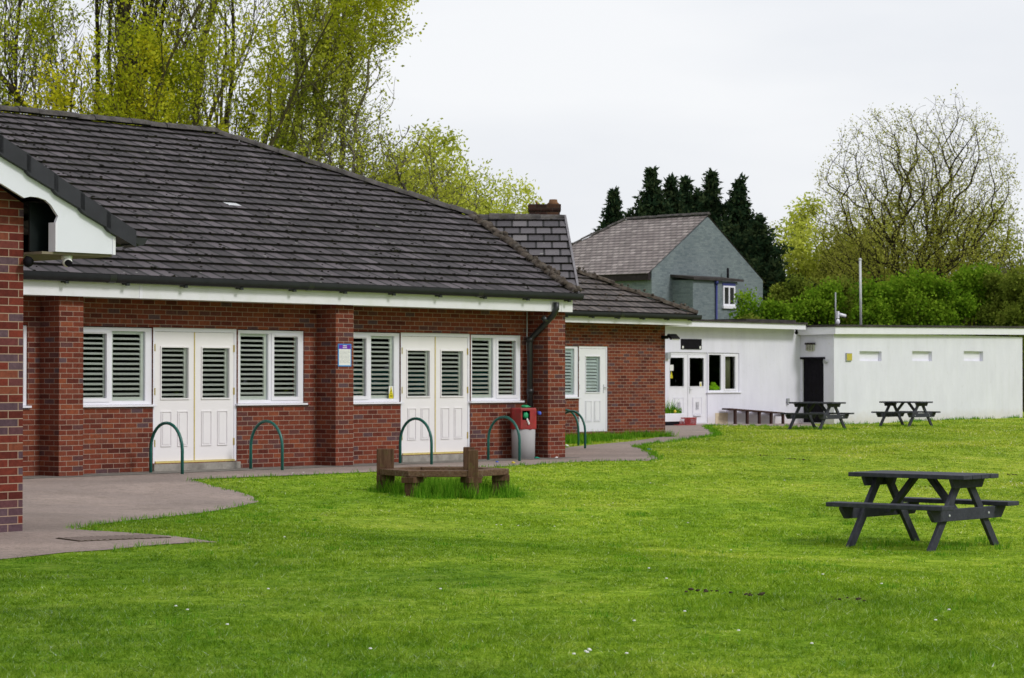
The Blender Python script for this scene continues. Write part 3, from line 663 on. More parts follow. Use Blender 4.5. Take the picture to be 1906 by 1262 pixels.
# downpipe with swan neck
up_ = U(987, -.13); ut = U(1032, -.62)
dpm = S(); dpm.tube([(ut, -.665, 2.78), (ut, -.665, 2.66), (ut - .03, -.63, 2.56), (up_ + .06, -.2, 2.22), (up_, -.12, 2.12), (up_, -.12, .1)], .052, 10)
for z in (2.12, 1.2, .35): dpm.tube([(up_, -.12, z - .04), (up_, -.12, z + .04)], .064, 10)
dpm.tube([(ut - .14, -.55, 2.5), (ut - .19, -.5, 2.455)], .06, 10); dpm.build('downpipe', 'black_gutter', main)
op = S(); op.tube([(U(981, -.03), -.03, 2.62), (U(981, -.03), -.03, 2.05), (U(981, -.03), -.03, 1.86)], .011, 6); op.build('overflow_pipe', 'galvanised', main)
# ================================================================== GABLED ROOF WITH CHIMNEY BEHIND
vx, vy = xy(V1.x, V1.y)
gab = thing('gabled_building', 'gabled wing with squat chimney and paler roof tiles behind the long brick building', 'building', (vx, vy + 1, 0))
x0w, y0w = xy(V0p.x, V0p.y); xr = W(1050, vy)
tpw = (V1.z - ZE) / (vy - y0w); cpw = 1 / math.sqrt(1 + tpw * tpw)
gr = MB(); run = vy - y0w
xl_ = lambda d: vx + (x0w - vx) * (1 - d * cpw / run) + .0
xr_ = lambda d: (x0w + .03) + (xr - x0w - .03) * (d * cpw / run)
slope_tiles(gr, (0, y0w, ZE), (1, 0, 0), (0, 1, 0), tpw, 0, run / cpw, xl_, xr_, gauge=.335, uoff=9)
gr.face([(vx - 3, vy, V1.z - .004), (xr, vy, V1.z - .004), (xr, vy + run, ZE), (vx - 3, vy + run, ZE)])
go = gr.build('roof', ['concrete_tile_pale', 'tile_lip_shade_moss'], gab)
g2 = MB(); ridge_run(g2, (vx - .1, vy - .02, V1.z - .05), (xr, vy - .02, V1.z - .05), .15, seed=8); g2.build('ridge_tiles', 'ridge_grey', go, root=gab)
g3 = MB(); cap = [(xr + .02, vy, V1.z + .05), (x0w + .06, y0w, ZE + .05), (x0w + .06, y0w, ZE - .05), (xr + .02, vy, V1.z - .05)]
g3.prism([(a_ - .02, b_, c_) for a_, b_, c_ in cap], (.04, 0, 0)); g3.build('verge_tiles', 'ridge_pale', go, root=gab)
g4 = MB(); g4.prism([(xr - .1, y0w + .3, -.2), (xr - .1, vy + run - .3, -.2), (xr - .1, vy + run - .3, ZE + .05), (xr - .1, vy, V1.z - .12), (xr - .1, y0w + .3, ZE + .05)], (-.25, 0, 0)); g4.build('gable_wall', 'brick_red', gab)
ch = thing('chimney_tmp', None, None, (0, 0, 0)); bpy.data.objects.remove(ch)
zc = vy + .35; xc0, xc1 = W(983, zc), W(1044, zc); zt = EYE + (HY - 380) * zc / F
cm = MB(); cm.box(xc0 + .02, xc1 - .02, zc - .12, zc + .35, V1.z - .5, zt - .13); cm.box(xc0, xc1, zc - .14, zc + .37, zt - .13, zt - .005)
CH = cm.build('chimney', 'brick_chimney', gab)
pm = MB(); xp = W(1030, zc); pm.tube([(xp, zc + .1, zt - .01), (xp, zc + .1, zt + .05), (xp, zc + .1, zt + .1)], [.15, .085, .075], 12); pm.build('chimney_pot', 'terracotta_dark', CH, root=gab)
pm = MB(); xp = W(999, zc); pm.tube([(xp, zc + .1, zt - .01), (xp, zc + .1, zt + .06)], .02, 8); pm.build('flue_pipe', 'terracotta_dark', CH, root=gab)
# ================================================================== ENTRANCE WING (near left)
wing = site_thing('entrance_wing', 'near brick entrance wing at the left edge with white bargeboard and dark verge tiles', 'building', U(43, V5), V5)
wu = U(43, V5); vf = V5 - .3; ST = .507
def zv(u): return 2.82 + (-11.76 - u) * ST
AP = wu - 4.6
ww = S()
ww.prism([(wu - 9.2, V5, -.3), (wu, V5, -.3), (wu, V5, 2.62), (wu, V5, zv(wu) - .28), (AP, V5, zv(AP) - .3), (wu - 9.2, V5, 2.62 + .1)], (0, .3, 0))
ww.box(wu - .3, wu, V5 + .301, -.02, -.3, 2.75); ww.box(wu - 9.2, wu - 8.9, V5 + .301, -.02, -.3, 2.75)
ww.build('wall', 'brick_orange', wing)
ub0, ub1 = U(104, vf), U(213, vf)
# bargeboard with arched cut-out and boxed foot
zb0 = ZH(104, 468, vf); arc = []
for px_, py_ in ((104, 468), (104, 421), (103.6, 412), (107.5, 402), (101, 392), (94, 381), (84, 372), (70, 367), (56, 365.5), (44, 368)): arc.append((U(px_, vf), vf, ZH(px_, py_, vf)))
low = [(AP, vf, zv(AP) - .62)]
top_ = [(AP, vf, zv(AP) - .1), (ub1 + .0, vf, zv(ub1) - .12), (ub1, vf, zb0)]
bb = S(); outline = arc + low + top_
# split the concave outline into convex slices so that it fills cleanly
bm = bmesh.new(); vs = [bm.verts.new(SITE @ Vector(p)) for p in outline]; f_ = bm.faces.new(vs)
ex = bmesh.ops.extrude_face_region(bm, geom=[f_]); dv = SITE.to_3x3() @ Vector((0, .03, 0))
for g_ in ex['geom']:
    if isinstance(g_, bmesh.types.BMVert): g_.co += dv
bmesh.ops.recalc_face_normals(bm, faces=bm.faces[:]); bmesh.ops.triangulate(bm, faces=bm.faces[:])
me = bpy.data.meshes.new('bargeboard'); bm.transform(WM[wing].inverted()); bm.to_mesh(me); bm.free(); me.materials.append(MATS['white_board_porch'])
bo = bpy.data.objects.new('bargeboard', me); COL.objects.link(bo); bo.parent = wing
cb = S(); cb.box(ub0 - .012, ub0 + .012, vf - .004, vf + .1, zb0, zb0 + .27); cb.build('corner_trim', 'white_upvc', wing); cb = S(); cb.box(ub1 - .03, ub1 + .004, vf - .008, vf + .05, zb0 - .004, zv(ub1) - .14); cb.build('corner_trim', 'white_upvc', wing)
# mirrored foot on the far side of the gable
mb_ = S(); us_ = wu - 9.2; mb_.prism([(us_ - .9, vf, zb0), (us_ - .1, vf, zb0), (us_ - .1, vf, zb0 + .5), (AP, vf, zv(AP) - .62), (AP, vf, zv(AP) - .1), (us_ - .9, vf, zb0 + .2)], (0, .03, 0)); mb_.build('bargeboard', 'white_board_porch', wing)
# dark recess behind the cut-out, eaves box running back
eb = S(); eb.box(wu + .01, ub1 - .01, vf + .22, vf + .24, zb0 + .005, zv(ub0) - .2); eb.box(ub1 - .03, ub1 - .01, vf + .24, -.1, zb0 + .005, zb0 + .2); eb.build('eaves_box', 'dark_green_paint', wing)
so_ = S(); so_.box(wu + .005, ub1 - .01, vf + .03, -.75, zb0 - .025, zb0 - .002); so_.build('soffit', 'soffit_wood', wing)
wt = S(); cw = 1 / math.sqrt(1 + ST * ST)
# verge tiles stepped along the slope, each .34 long
ue = -11.76; n = 0; u_ = ue
while u_ > AP - .1:
    a, b = u_, u_ - .31; zt0, zt1 = zv(a) + .0, zv(b) + .0
    wt.prism([(a + .05, vf - .05, zt0 + .015), (b, vf - .05, zt1 + .03), (b, vf - .05, zt1 - .13), (b + .04, vf - .05, zt1 - .165), (a + .05, vf - .05, zt0 - .145)], (0, .16, 0)); u_ -= .31
wt.build('verge_tiles', 'verge_tile_dark', wing)
wr = S()
qd = Vector((-1, 0, 0))
slope_tiles(wr, (ue + .04, 0, zv(ue)), (0, 1, 0), (-1, 0, 0), ST, 0, (ue - AP) / cw, lambda d: vf + .1, lambda d: 4.0, uoff=20)
wr.face([(AP, vf + .1, zv(AP)), (AP, 6, zv(AP)), (us_ - .95, 6, 2.8), (us_ - .95, vf + .1, 2.8)])
wr.build('roof', ['concrete_tile_brown', 'tile_lip_shade_moss'], wing)
gu = S(); gp0 = (ue + .13, vf - .02, zv(ue) - .05)
gu.tube([gp0, (ue + .13, -.9, zv(ue) - .05)], .075, 10, cap=False, a0=math.pi, a1=2 * math.pi); gu.tube([gp0, (ue + .13, -.9, zv(ue) - .05)], .066, 10, cap=False, a0=math.pi, a1=2 * math.pi)
gu.face([(gp0[0] + .075 * math.cos(a), gp0[1], gp0[2] - .075 * math.sin(a)) for a in [math.pi * k / 10 for k in range(11)]])
gu.box(ue - .02, ue + .06, vf - .03, vf + .1, zv(ue) - .13, zv(ue) - .04); gu.build('gutter', 'black_gutter', wing)
# ================================================================== ANNEXE (small brick block with white door)
ann = site_thing('brick_annexe', 'small brick annexe with a white side door and low mossy hipped roof', 'building', 18, V3)
uN0, uN1 = 8.2, U(1238, V3); dz0 = .16
dA = (U(1077.5, V3), U(1131.5, V3)); wA = (U(1077.5, V3) - 1.3, U(1077.5, V3))
aw = S(); wall(aw, uN0, uN1, -.3, 2.9, V3, .28, [(dA[0], dA[1], dz0, 2.2), (wA[0], wA[1], .96, 2.2)])
aw.box(uN1 - .28, uN1 - .001, V3 + .281, V3 + 7.5, -.3, 2.9); aw.box(uN0, uN0 + .28, V3 + .281, V3 + 7.5, -.3, 2.9); aw.box(uN0, uN1, V3 + 7.5, V3 + 7.8, -.3, 2.9)
aw.build('wall', 'brick_red', ann)
upvc_window(ann, wA[0], wA[1], .99, 2.19, V3 + .03, [(wA[0] + .05, wA[1] - .72, 1), (wA[1] - .66, U(1071, V3), 0)], tilt=48, smat='shutter_pale', glass='glass')
df = S(); df.box(dA[0] + .001, dA[0] + .045, V3 + .02, V3 + .09, dz0, 2.199); df.box(dA[1] - .045, dA[1] - .001, V3 + .02, V3 + .09, dz0, 2.199); df.box(dA[0] + .045, dA[1] - .045, V3 + .02, V3 + .09, 2.14, 2.199); df.build('door_frame', 'white_upvc', ann)
c_ = (dA[0] + dA[1]) / 2
panel_door(ann, dA[0] + .048, dA[1] - .048, dz0 + .005, 2.137, V3 + .03, (U(1092, V3), U(1118, V3), 1.1, 1.95), [(c_ - .28, c_ - .05, .4, .9), (c_ + .05, c_ + .28, .4, .9)], mat='door_white', hinge=dA[0] + .045, hmat='galvanised', handle=dA[1] - .13, tilt=60, smat='shutter_pale')
rm = S(); a, b, v_ = uN0 + .3, uN1 - .3, V3 + .3
rm.face([(a, v_ + 3, .1), (b, v_ + 3, .1), (b, v_ + 3, 2.8), (a, v_ + 3, 2.8)]); rm.face([(a, v_, .1), (a, v_ + 3, .1), (a, v_ + 3, 2.8), (a, v_, 2.8)]); rm.face([(b, v_, .1), (b, v_ + 3, .1), (b, v_ + 3, 2.8), (b, v_, 2.8)]); rm.face([(a, v_, 2.8), (b, v_, 2.8), (b, v_ + 3, 2.8), (a, v_ + 3, 2.8)])
rm.build('room_lining', 'interior_dark', ann)
vE3 = V3 - .6; zE3 = 2.985; ueN = U(1297, vE3); TA = .49; CA = 1 / math.sqrt(1 + TA * TA); RA = 4.4
ar = S(); slope_tiles(ar, (0, vE3, zE3), (1, 0, 0), (0, 1, 0), TA, 0, RA / CA, lambda d: 8.0, lambda d: ueN - d * CA, uoff=0)
ar.face([(8, vE3 + RA, zE3 + RA * TA), (ueN - RA, vE3 + RA, zE3 + RA * TA), (ueN, vE3 + 2 * RA, zE3), (8, vE3 + 2 * RA, zE3)]); ar.face([(ueN - RA, vE3 + RA, zE3 + RA * TA), (ueN, vE3, zE3), (ueN, vE3 + 2 * RA, zE3)])
AR = ar.build('roof', ['concrete_tile_mossy', 'tile_lip_shade_moss'], ann)
ah = S(); ridge_run(ah, (ueN, vE3, zE3 + .03), (ueN - RA, vE3 + RA, zE3 + RA * TA + .03), .12, seed=12, rough=.025)
ridge_run(ah, (8, vE3 + RA, zE3 + RA * TA + .03), (ueN - RA, vE3 + RA, zE3 + RA * TA + .03), .12, seed=13)
for i in range(60):
    t = rr_.random() * .9; ah.blob((ueN - RA * t + rr_.uniform(-.1, .1), vE3 + RA * t + rr_.uniform(-.1, .1), zE3 + RA * t * TA + rr_.uniform(.08, .14)), rr_.uniform(.02, .05), seed=i)
ah.build('hip_tiles', 'moss_ridge', AR, root=ann)
am = S()
for i in range(260):
    k = rr_.randrange(0, 12); d = k * .335 + (.02 if rr_.random() < .6 else rr_.uniform(.02, .3)); u_ = rr_.uniform(14, ueN - d * CA - .1); r2 = rr_.uniform(.015, .04)
    am.blob(Vector((u_, vE3, zE3)) + Vector((0, CA, TA * CA)) * d + Vector((0, -TA * CA, CA)) * (.035 - .07 * (d - k * .335)), (r2 * 1.3, r2, r2 * .7), seed=i, n=6)
am.build('moss_tufts', 'moss_ridge', AR, root=ann)['kind'] = 'stuff'
fa = S(); fa.box(8, U(1288, V3 - .55), V3 - .55, V3 - .525, 2.735, 2.93); fa.build('fascia', 'white_fascia', ann)
fa = S(); fa.box(8, U(1288, V3 - .55), V3 - .524, V3, 2.745, 2.765); fa.build('soffit', 'white_fascia', ann)
fa = S(); fa.box(U(1288, V3 - .55) - .025, U(1288, V3 - .55), V3 - .524, V3 + 8, 2.735, 2.895); fa.build('end_fascia', 'white_fascia', ann)
gutter(ann, 8.1, U(1300, V3 - .6), V3 - .65, 2.99, 14, .065)
# ================================================================== WHITE CLUBHOUSE
club = site_thing('clubhouse', 'low white rendered flat-roofed clubhouse with glazed double doors, black side door and three slot windows', 'building', 36, V4)
cu0, cu1 = U(1228, V4), U(1490, V4); ZF0, ZF1 = 3.03, 3.2
cd = (U(1244, V4), U(1317, V4)); cw_ = (U(1318.5, V4), U(1376, V4)); cdb = .03; cdh = 2.24
LR = 1.32; VRt = V4 - LR; cr1 = U(1903, VRt)
cl = S(); wall(cl, cu0 - 4, cu1, -.4, 3.1, V4, .28, [(cd[0], cd[1], cdb, cdh), (cw_[0], cw_[1], .985, cdh)])
cl.box(cu0 - 4, cu0 - 3.72, V4 + .281, V4 + 6, -.4, 3.1)
# side wall of the projecting block with the black door, then its long front with slot windows
zt_a = ZH(1555, 622, VRt); zt_b = ZH(1903, 623, VRt)
dv0, dv1 = None, None
def px_side(px, lo=0, hi=LR):            # v of a point on the side plane u=cu1 seen at px
    for _ in range(40):
        m_ = (lo + hi) / 2; X, Y = xy(cu1, V4 - m_)
        if CX + F * X / Y < px: lo = m_
        else: hi = m_
    return V4 - (lo + hi) / 2
bd0, bd1 = px_side(1493.5), px_side(1533)
Xd, Yd = xy(cu1, bd0); zdt = EYE + (HY - 667) * Yd / F
def swall(mb, u, a, b, z0, z1, th, ops):
    """side wall in the plane u=const"""
    k = MB(); wall(k, a, b, z0, z1, 0, th, ops)
    for f, uv in zip(k.f, k.uv): mb.face([(u + k.v[i].y, k.v[i].x, k.v[i].z) for i in f], uv)
swall(cl, cu1, VRt, V4, -.4, zt_a + .06, .25, [(bd1, bd0, -.02, zdt)])
slots = []
for a, b in ((1600, 1641), (1698, 1735), (1794, 1830)): slots.append((U(a, VRt), U(b, VRt), ZH(a, 671.5, VRt), ZH(a, 653.5, VRt)))
wall(cl, cu1 + .251, cr1, -.4, zt_a + .06, VRt, .25, slots);
cl.box(cr1 - .25, cr1 - .001, VRt + .2511, VRt + 8, -.4, zt_a + .06); cl.box(cu0, cr1, VRt + 8, VRt + 8.25, -.4, 2.8)
cl.build('wall', 'white_render', club)
for s_ in slots:
    b_ = S(); b_.box(s_[0] + .001, s_[1] - .001, VRt + .13, VRt + .16, s_[2] + .001, s_[3] - .001); b_.build('slot_window', 'white_upvc', club)
fr = S(); uf0, uf1 = U(1270, V4 - .45), U(1500, V4 - .45)
fr.box(uf0 - 1.5, uf1, V4 - .45, V4 - .42, ZF0, ZF1); fr.build('fascia', 'white_upvc', club)
fr = S(); fr.box(uf1 - .03, uf1 - .0, V4 - .419, V4 - .0, ZF0, ZF1); fr.box(uf0 - 1.5, uf1 - .031, V4 - .419, V4 - .001, ZF0 + .02, ZF0 + .045); fr.build('soffit', 'white_upvc', club)
fr = S(); fr.box(uf0 - 1.55, uf1 + .04, V4 - .5, V4 + 7, ZF1 + .001, ZF1 + .06); fr.build('flat_roof', 'felt_roof', club)
# projecting block: fascia band rising slightly to the right, dark roof edge
fr = S(); zlo, zhi = zt_a, ZH(1903, 623, VRt); H2 = .235; o_ = .16; cu1f = cu1 - o_
fr.prism([(cu1f, VRt - o_, zlo), (cr1 + .1, VRt - o_, zhi), (cr1 + .1, VRt - o_, zhi + H2), (cu1f, VRt - o_, zlo + H2)], (0, .03, 0))
fr.prism([(cu1f, VRt - o_ + .031, zlo), (cu1f, V4 - .01, zlo - .02), (cu1f, V4 - .01, zlo + H2), (cu1f, VRt - o_ + .031, zlo + H2)], (.03, 0, 0))
fr.build('fascia', 'white_upvc', club)
fr = S(); fr.prism([(cu1f + .03, VRt - o_ + .032, zlo + .01), (cr1 + .09, VRt - o_ + .032, zhi + .01), (cr1 + .09, VRt - .001, zhi + .01), (cu1f + .03, VRt - .001, zlo + .01)], (0, 0, .03)); fr.build('soffit', 'white_render', club)
fr = S(); fr.prism([(cu1f - .04, VRt - o_ - .04, zlo + H2 + .002), (cr1 + .15, VRt - o_ - .04, zhi + H2 + .002), (cr1 + .15, VRt + 8.4, zhi + H2 + .002), (cu1f - .04, VRt + 8.4, zlo + H2 + .002)], (0, 0, .07)); fr.build('flat_roof', 'felt_roof', club)
fr = S(); fr.box(cu1 - 2.2, cu1 + .6, V4 + .6, V4 + 2.4, ZF1 + .061, ZF1 + .17); fr.build('roof_upstand', 'felt_roof', club)
bdm = S(); bdm.box(cu1 + .06, cu1 + .11, bd1 + .005, bd0 - .005, -.02, zdt - .01)
for k in range(5): bdm.box(cu1 + .054, cu1 + .0595, bd1 + .01 + (bd0 - bd1 - .02) * k / 5, bd1 + (bd0 - bd1 - .02) * (k + 1) / 5, 0, zdt - .02)
BD = bdm.build('side_door', 'black_paint', club)
bl = S(); bl.box(cu1 - .03, cu1 - .001, bd1 - .06, bd0 + .09, zdt - .03, zdt + .04); bl.build('door_lintel', 'black_paint', club)
# double doors and window
um = U(1281.5, V4); vd = V4 + .03
cf = S(); a, b = cd; cf.box(a + .001, a + .09, vd, vd + .07, cdb, cdh - .001); cf.box(b - .05, b - .001, vd, vd + .07, cdb, cdh - .001); cf.box(a + .09, b - .05, vd, vd + .07, cdh - .06, cdh - .001); cf.build('door_frame', 'white_upvc', club)
for (x0, x1, p, q, h_) in ((a + .095, um - .01, 1248, 1274, None), (um + .01, b - .055, 1284.5, 1311, um + .09)):
    c_ = (x0 + x1) / 2
    D_ = panel_door(club, x0, x1, cdb + .01, cdh - .065, vd + .002, (U(p, V4), U(q, V4), .1 + (HY - 725 + 85) * 0 + ZH(1280, 725, V4), ZH(1280, 666, V4)), [(c_ - .24, c_ + .24, .3, .84), (c_ - .12, c_ + .12, .42, .72)], mat='white_upvc', glass='glass_dark', shut=False, handle=h_)
    lp = S(); lp.box(c_ - .2, c_ + .2, vd - .05, vd - .008, .26, .29); lp.build('letter_ledge', 'white_upvc', D_, root=club)
upvc_window(club, cw_[0], cw_[1], 1.0, cdh - .01, V4 + .03, [(U(1320, V4) + .03, U(1343.5, V4), 0), (U(1349, V4), U(1371, V4), 1)], glass='glass_dark', shut=False, sill_over=.08, vents=False)
ct = S()
for k in range(7): ct.tube([(U(1355, V4) + k * .055, V4 + .2, 1.0), (U(1355, V4) + k * .055, V4 + .2, 2.15)], .035, 6)
ct.build('curtain', 'curtain_beige', club)
rm = S(); a, b, v_ = cu0 - 3, cu1 - 1, V4 + .3
rm.face([(a, v_ + 4, -.1), (b, v_ + 4, -.1), (b, v_ + 4, 3), (a, v_ + 4, 3)]); rm.face([(a, v_, -.1), (a, v_ + 4, -.1), (a, v_ + 4, 3), (a, v_, 3)]); rm.face([(b, v_, -.1), (b, v_ + 4, -.1), (b, v_ + 4, 3), (b, v_, 3)]); rm.face([(a, v_, 2.99), (b, v_, 2.99), (b, v_ + 4, 2.99), (a, v_ + 4, 2.99)])
rm.build('room_lining', 'interior_dark', club)
pa = S(); pa.box(U(1331, V4), U(1354, V4), V4 - .012, V4 - .001, -.3, ZH(1340, 768.5, V4)); pa.build('bare_render_patch', 'patch_render', club)
# ================================================================== GREY HOUSE
ZG = 97.8
def gw(px, py, Z): return Vector((W(px, Z), Z, EYE + (HY - py) * Z / F))
gl = Vector((W(1213, ZG), ZG, 0)); GM = Matrix(((DW[0], DP[0], 0, gl.x), (DW[1], DP[1], 0, gl.y), (0, 0, 1, 0), (0, 0, 0, 1)))
def GU(px, v=0):
    r = (px - CX) / F; bx = gl.x + v * DP[0]; by = gl.y + v * DP[1]; return (r * by - bx) / (DW[0] - r * DW[1])
def GZ_(px, py, v=0):
    u = GU(px, v); Y = gl.y + v * DP[1] + u * DW[1]; return EYE + (HY - py) * Y / F
GWd = GU(1420); zge = GZ_(1213, 502); zgp = GZ_(1318, 400); ua = GU(1318)
house = thing('grey_house', 'grey painted brick house with a pale slate roof and a lean-to bay behind the clubhouse', 'house', tuple(gl), SITE_RZ)
zer = GZ_(1420, 520); HL = 7.6
h = MB(GM); h.prism([(0, 0, -.2), (GWd, 0, -.2), (GWd, 0, zer - .05), (ua, 0, zgp - .08), (0, 0, zge - .05)], (0, .3, 0))
wx0, wx1 = 1.0, 2.1
k_ = MB()
h.box(0, .3, .3, HL, -.2, zge - .25); h.box(GWd - .3, GWd, .3, HL, -.2, zer - .25); h.box(0, GWd, HL, HL + .3, -.2, zge - .25)
h.build('wall', 'painted_brick_grey', house)
tg = (zgp - zge) / ua; cg = 1 / math.sqrt(1 + tg * tg); hipL = ua
gr_ = MB(GM)
# slope facing the left: eave along v, courses climb along +u; the far end is hipped
slope_tiles(gr_, (-.25, 0, zge - .25 * tg), (0, 1, 0), (1, 0, 0), tg, 0, (ua + .25) / cg, lambda d: -.03, lambda d: HL + .45 - d * cg * 3.75 / (ua + .25), gauge=.24, lift=.02, uoff=0)
gr_.face([(GWd + .2, -.03, zer - .15), (GWd + .2, HL, zer - .15), (ua, HL - 3.3, zgp), (ua, -.03, zgp)]); gr_.face([(GWd + .2, HL, zer - .15), (-.25, HL + .4, zge - .25 * tg), (ua, HL - 3.3, zgp)])
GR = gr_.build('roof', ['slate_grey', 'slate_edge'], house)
rg = MB(GM); ridge_run(rg, (ua, -.03, zgp + .02), (ua, HL - 3.25, zgp + .02), .12, seed=20); ridge_run(rg, (ua, HL - 3.25, zgp + .02), (-.25, HL + .4, zge - .25 * tg + .02), .1, seed=21); rg.build('ridge_tiles', 'ridge_grey', GR, root=house)
tm = MB(GM); tm.box(-.2, -.05, .02, HL, zge - .42, zge - .12); tm.build('eaves_board', 'timber_dark', house)
ln = MB(GM); ln.prism([(-.012, 2.3, zge - .42), (-.012, 4.5, zge - .42), (-.012, 4.3, zge - .95), (-.012, 2.5, zge - .95)], (-.05, 0, 0)); ln.build('window_head', 'timber_dark', house)
wn = MB(GM); wn.box(-.03, -.001, 2.7, 4.1, zge - 2.3, zge - .96); wf = wn.build('window', 'white_upvc', house)
wn = MB(GM); wn.box(-.036, -.031, 2.8, 4.0, zge - 2.2, zge - 1.08); wn.build('pane', 'glass_dark', wf, root=house)
# lean-to bay on the gable
b0, b1 = GU(1252.5), GU(1378); bx0 = GU(1291, -.0)
BY = -1.05; bb0 = GU(1290, BY); bb1 = GU(1378, BY) - .45; bzt = GZ_(1300, 521, BY)
bay = MB(GM); bay.box(bb0, bb1 + .25, BY, -.001, -.2, bzt); BA = bay.build('bay', 'painted_brick_grey', house)
br_ = MB(GM); br_.prism([(bb0 - .15, BY - .15, bzt + .002), (bb1 + .5, BY - .15, bzt + .002), (bb1 + .5, -.001, bzt + .14), (bb0 - .15, -.001, bzt + .14)], (0, 0, .1)); br_.build('bay_roof', 'felt_roof', house)
w0, w1 = GU(1345, BY), GU(1367, BY)
wz0, wz1 = GZ_(1355, 569, BY), GZ_(1355, 532, BY)
wn = MB(GM)
wn.box(w0, w1, BY - .05, BY - .001, wz0, wz0 + .07); wn.box(w0, w1, BY - .05, BY - .001, wz1 - .07, wz1)
for x in (w0, (w0 + w1) / 2 - .04, w1 - .08): wn.box(x, x + .08, BY - .05, BY - .001, wz0 + .07, wz1 - .07)
wf = wn.build('window', 'white_upvc', house)
wn = MB(GM); wn.box(w0 + .08, w1 - .08, BY - .02, BY - .002, wz0 + .07, wz1 - .07); wn.build('pane', 'interior_dark', wf, root=house)
wn = MB(GM); wn.box(w0 - .05, w1 + .05, BY - .1, BY - .001, wz0 - .12, wz0 - .002); wn.build('sill', 'white_upvc', wf, root=house)
wn = MB(GM); wn.box(w0 - .02, w1 + .04, BY - .03, BY - .001, wz1 + .002, wz1 + .12); wn.build('blue_lintel', 'blue_paint', house)
dpp = MB(GM); xx = GU(1334, BY - .06); dpp.tube([(xx, BY - .06, -.1), (xx, BY - .06, bzt - .05)], .045, 8); dpp.tube([(xx, BY - .06, bzt - .15), (xx, BY - .06, bzt + .02)], .08, 8); dpp.build('downpipe', 'blue_paint', house)
vp = MB(GM); xx = GU(1355, -.3); vp.tube([(xx, -.3, bzt + .1), (xx, -.3, GZ_(1355, 499, -.3))], .05, 8); vp.build('vent_pipe', 'black_paint', house)
fl = MB(GM); xx = GU(1377, -.2); fl.box(xx - .2, xx + .2, -.25, -.001, GZ_(1377, 565, -.2), GZ_(1377, 556, -.2)); fl.build('wall_lamp', 'black_paint', house)
# ================================================================== SMALL THINGS
def add(name, mb, mats, label, cat, group=None, bevel=0):
    o = mb.build(name, mats, None, bevel=bevel); return tag(o, label, cat, group)
# poster on the middle pier
a, b = U(629.5, -.46), U(654, -.46); z0, z1 = ZH(640, 682, -.46), ZH(640, 640, -.46)
pt = site_thing('notice_sign', 'white notice with blue border and purple heading on the middle brick pier', 'sign', (a + b) / 2, -.46, z0)
p = S(); p.box(a, b, -.459, -.4505, z0, z1); p.build('board', 'sign_blue', pt)
p = S(); p.box(a + .018, b - .018, -.4605, -.4592, z0 + .018, z1 - .085); p.build('sheet', 'paper_white', pt)
p = S(); p.box(a + .018, b - .018, -.4607, -.4592, z1 - .083, z1 - .014); p.build('heading', 'sign_purple', pt)
p = S(); uc_ = (a + b) / 2
for zz, n_l in ((z1 - .04, 4), (z1 - .07, 4)):
    for i in range(n_l):
        x = uc_ - .045 + i * .024; p.box(x, x + .018, -.4616, -.4609, zz, zz + .015)
p.build('heading_text', 'paper_white', pt)
p = S(); k = 0; zz = z1 - .12
while zz > z0 + .05:
    p.box(a + .03, b - .03 - (.03 if k % 3 == 2 else 0), -.4612, -.4606, zz, zz + .004); zz -= .021; k += 1
p.build('text_lines', 'ink_grey', pt)
def warn(u, v, z, label, sc=1.0, paper=True):
    t = site_thing('warning_sticker', label, 'sticker', u, v, z)
    if paper:
        q = S(); q.box(u - .05 * sc, u + .05 * sc, v, v + .001, z, z + .2 * sc); q.build('backing', 'paper_white', t)
    q = S(); v2 = v - .003
    q.prism([(u - .05 * sc, v2, z), (u + .05 * sc, v2, z), (u + .05 * sc, v2, z + .06 * sc), (u + .038 * sc, v2, z + .08 * sc), (u + .004, v2, z + .19 * sc), (u - .004, v2, z + .19 * sc), (u - .038 * sc, v2, z + .08 * sc), (u - .05 * sc, v2, z + .06 * sc)], (0, .002, 0)); q.build('panel', 'sticker_yellow', t)
    q = S(); v3 = v2 - .0015; q.prism([(u - .016 * sc, v3, z + .10 * sc), (u - .002, v3, z + .1 * sc), (u + .014 * sc, v3, z + .14 * sc), (u + .004 * sc, v3, z + .14 * sc)], (0, .001, 0)); q.box(u - .03 * sc, u + .03 * sc, v3, v3 + .001, z + .072 * sc, z + .077 * sc)
    for i in range(2): q.box(u - .03 * sc, u + .03 * sc, v3, v3 + .001, z + .025 * sc + i * .02 * sc, z + .032 * sc + i * .02 * sc)
    q.build('symbol', 'black_paint', t)
warn(U(728.5, .02), .028 + .03 - .03, SILL_ + .057, 'yellow warning triangle sticker in the brick building window right of the notice', 1.05)
warn(U(1251.5, V4), V4 + .04, ZH(1251, 704, V4), 'yellow warning sticker low on the left clubhouse door, under a white card', 1.15, False)
warn(U(1306, V4), V4 + .04, ZH(1306, 725, V4) + .01, 'yellow warning sticker in the lower corner of the right clubhouse door', 1.15)
q = S(); q.box(U(1248, V4) + .01, U(1255.5, V4), V4 + .04, V4 + .043, ZH(1251, 690, V4), ZH(1251, 679, V4)); add('door_notice', q, 'paper_white', 'small white card on the glass of the left clubhouse door', 'notice')
q = S()
for i, (px_, py_, r_) in enumerate(((1323, 722, .1), (1328, 716, .12), (1333, 721, .11), (1337, 723, .08), (1330, 724, .1))): q.blob((U(px_, V4 + .12), V4 + .14, ZH(px_, py_, V4 + .12)), (r_, .07, r_ * .8), seed=i, n=10)
add('hi_vis_vests', q, 'hi_vis', 'crumpled pile of bright yellow-green vests inside the clubhouse window', 'clothing')
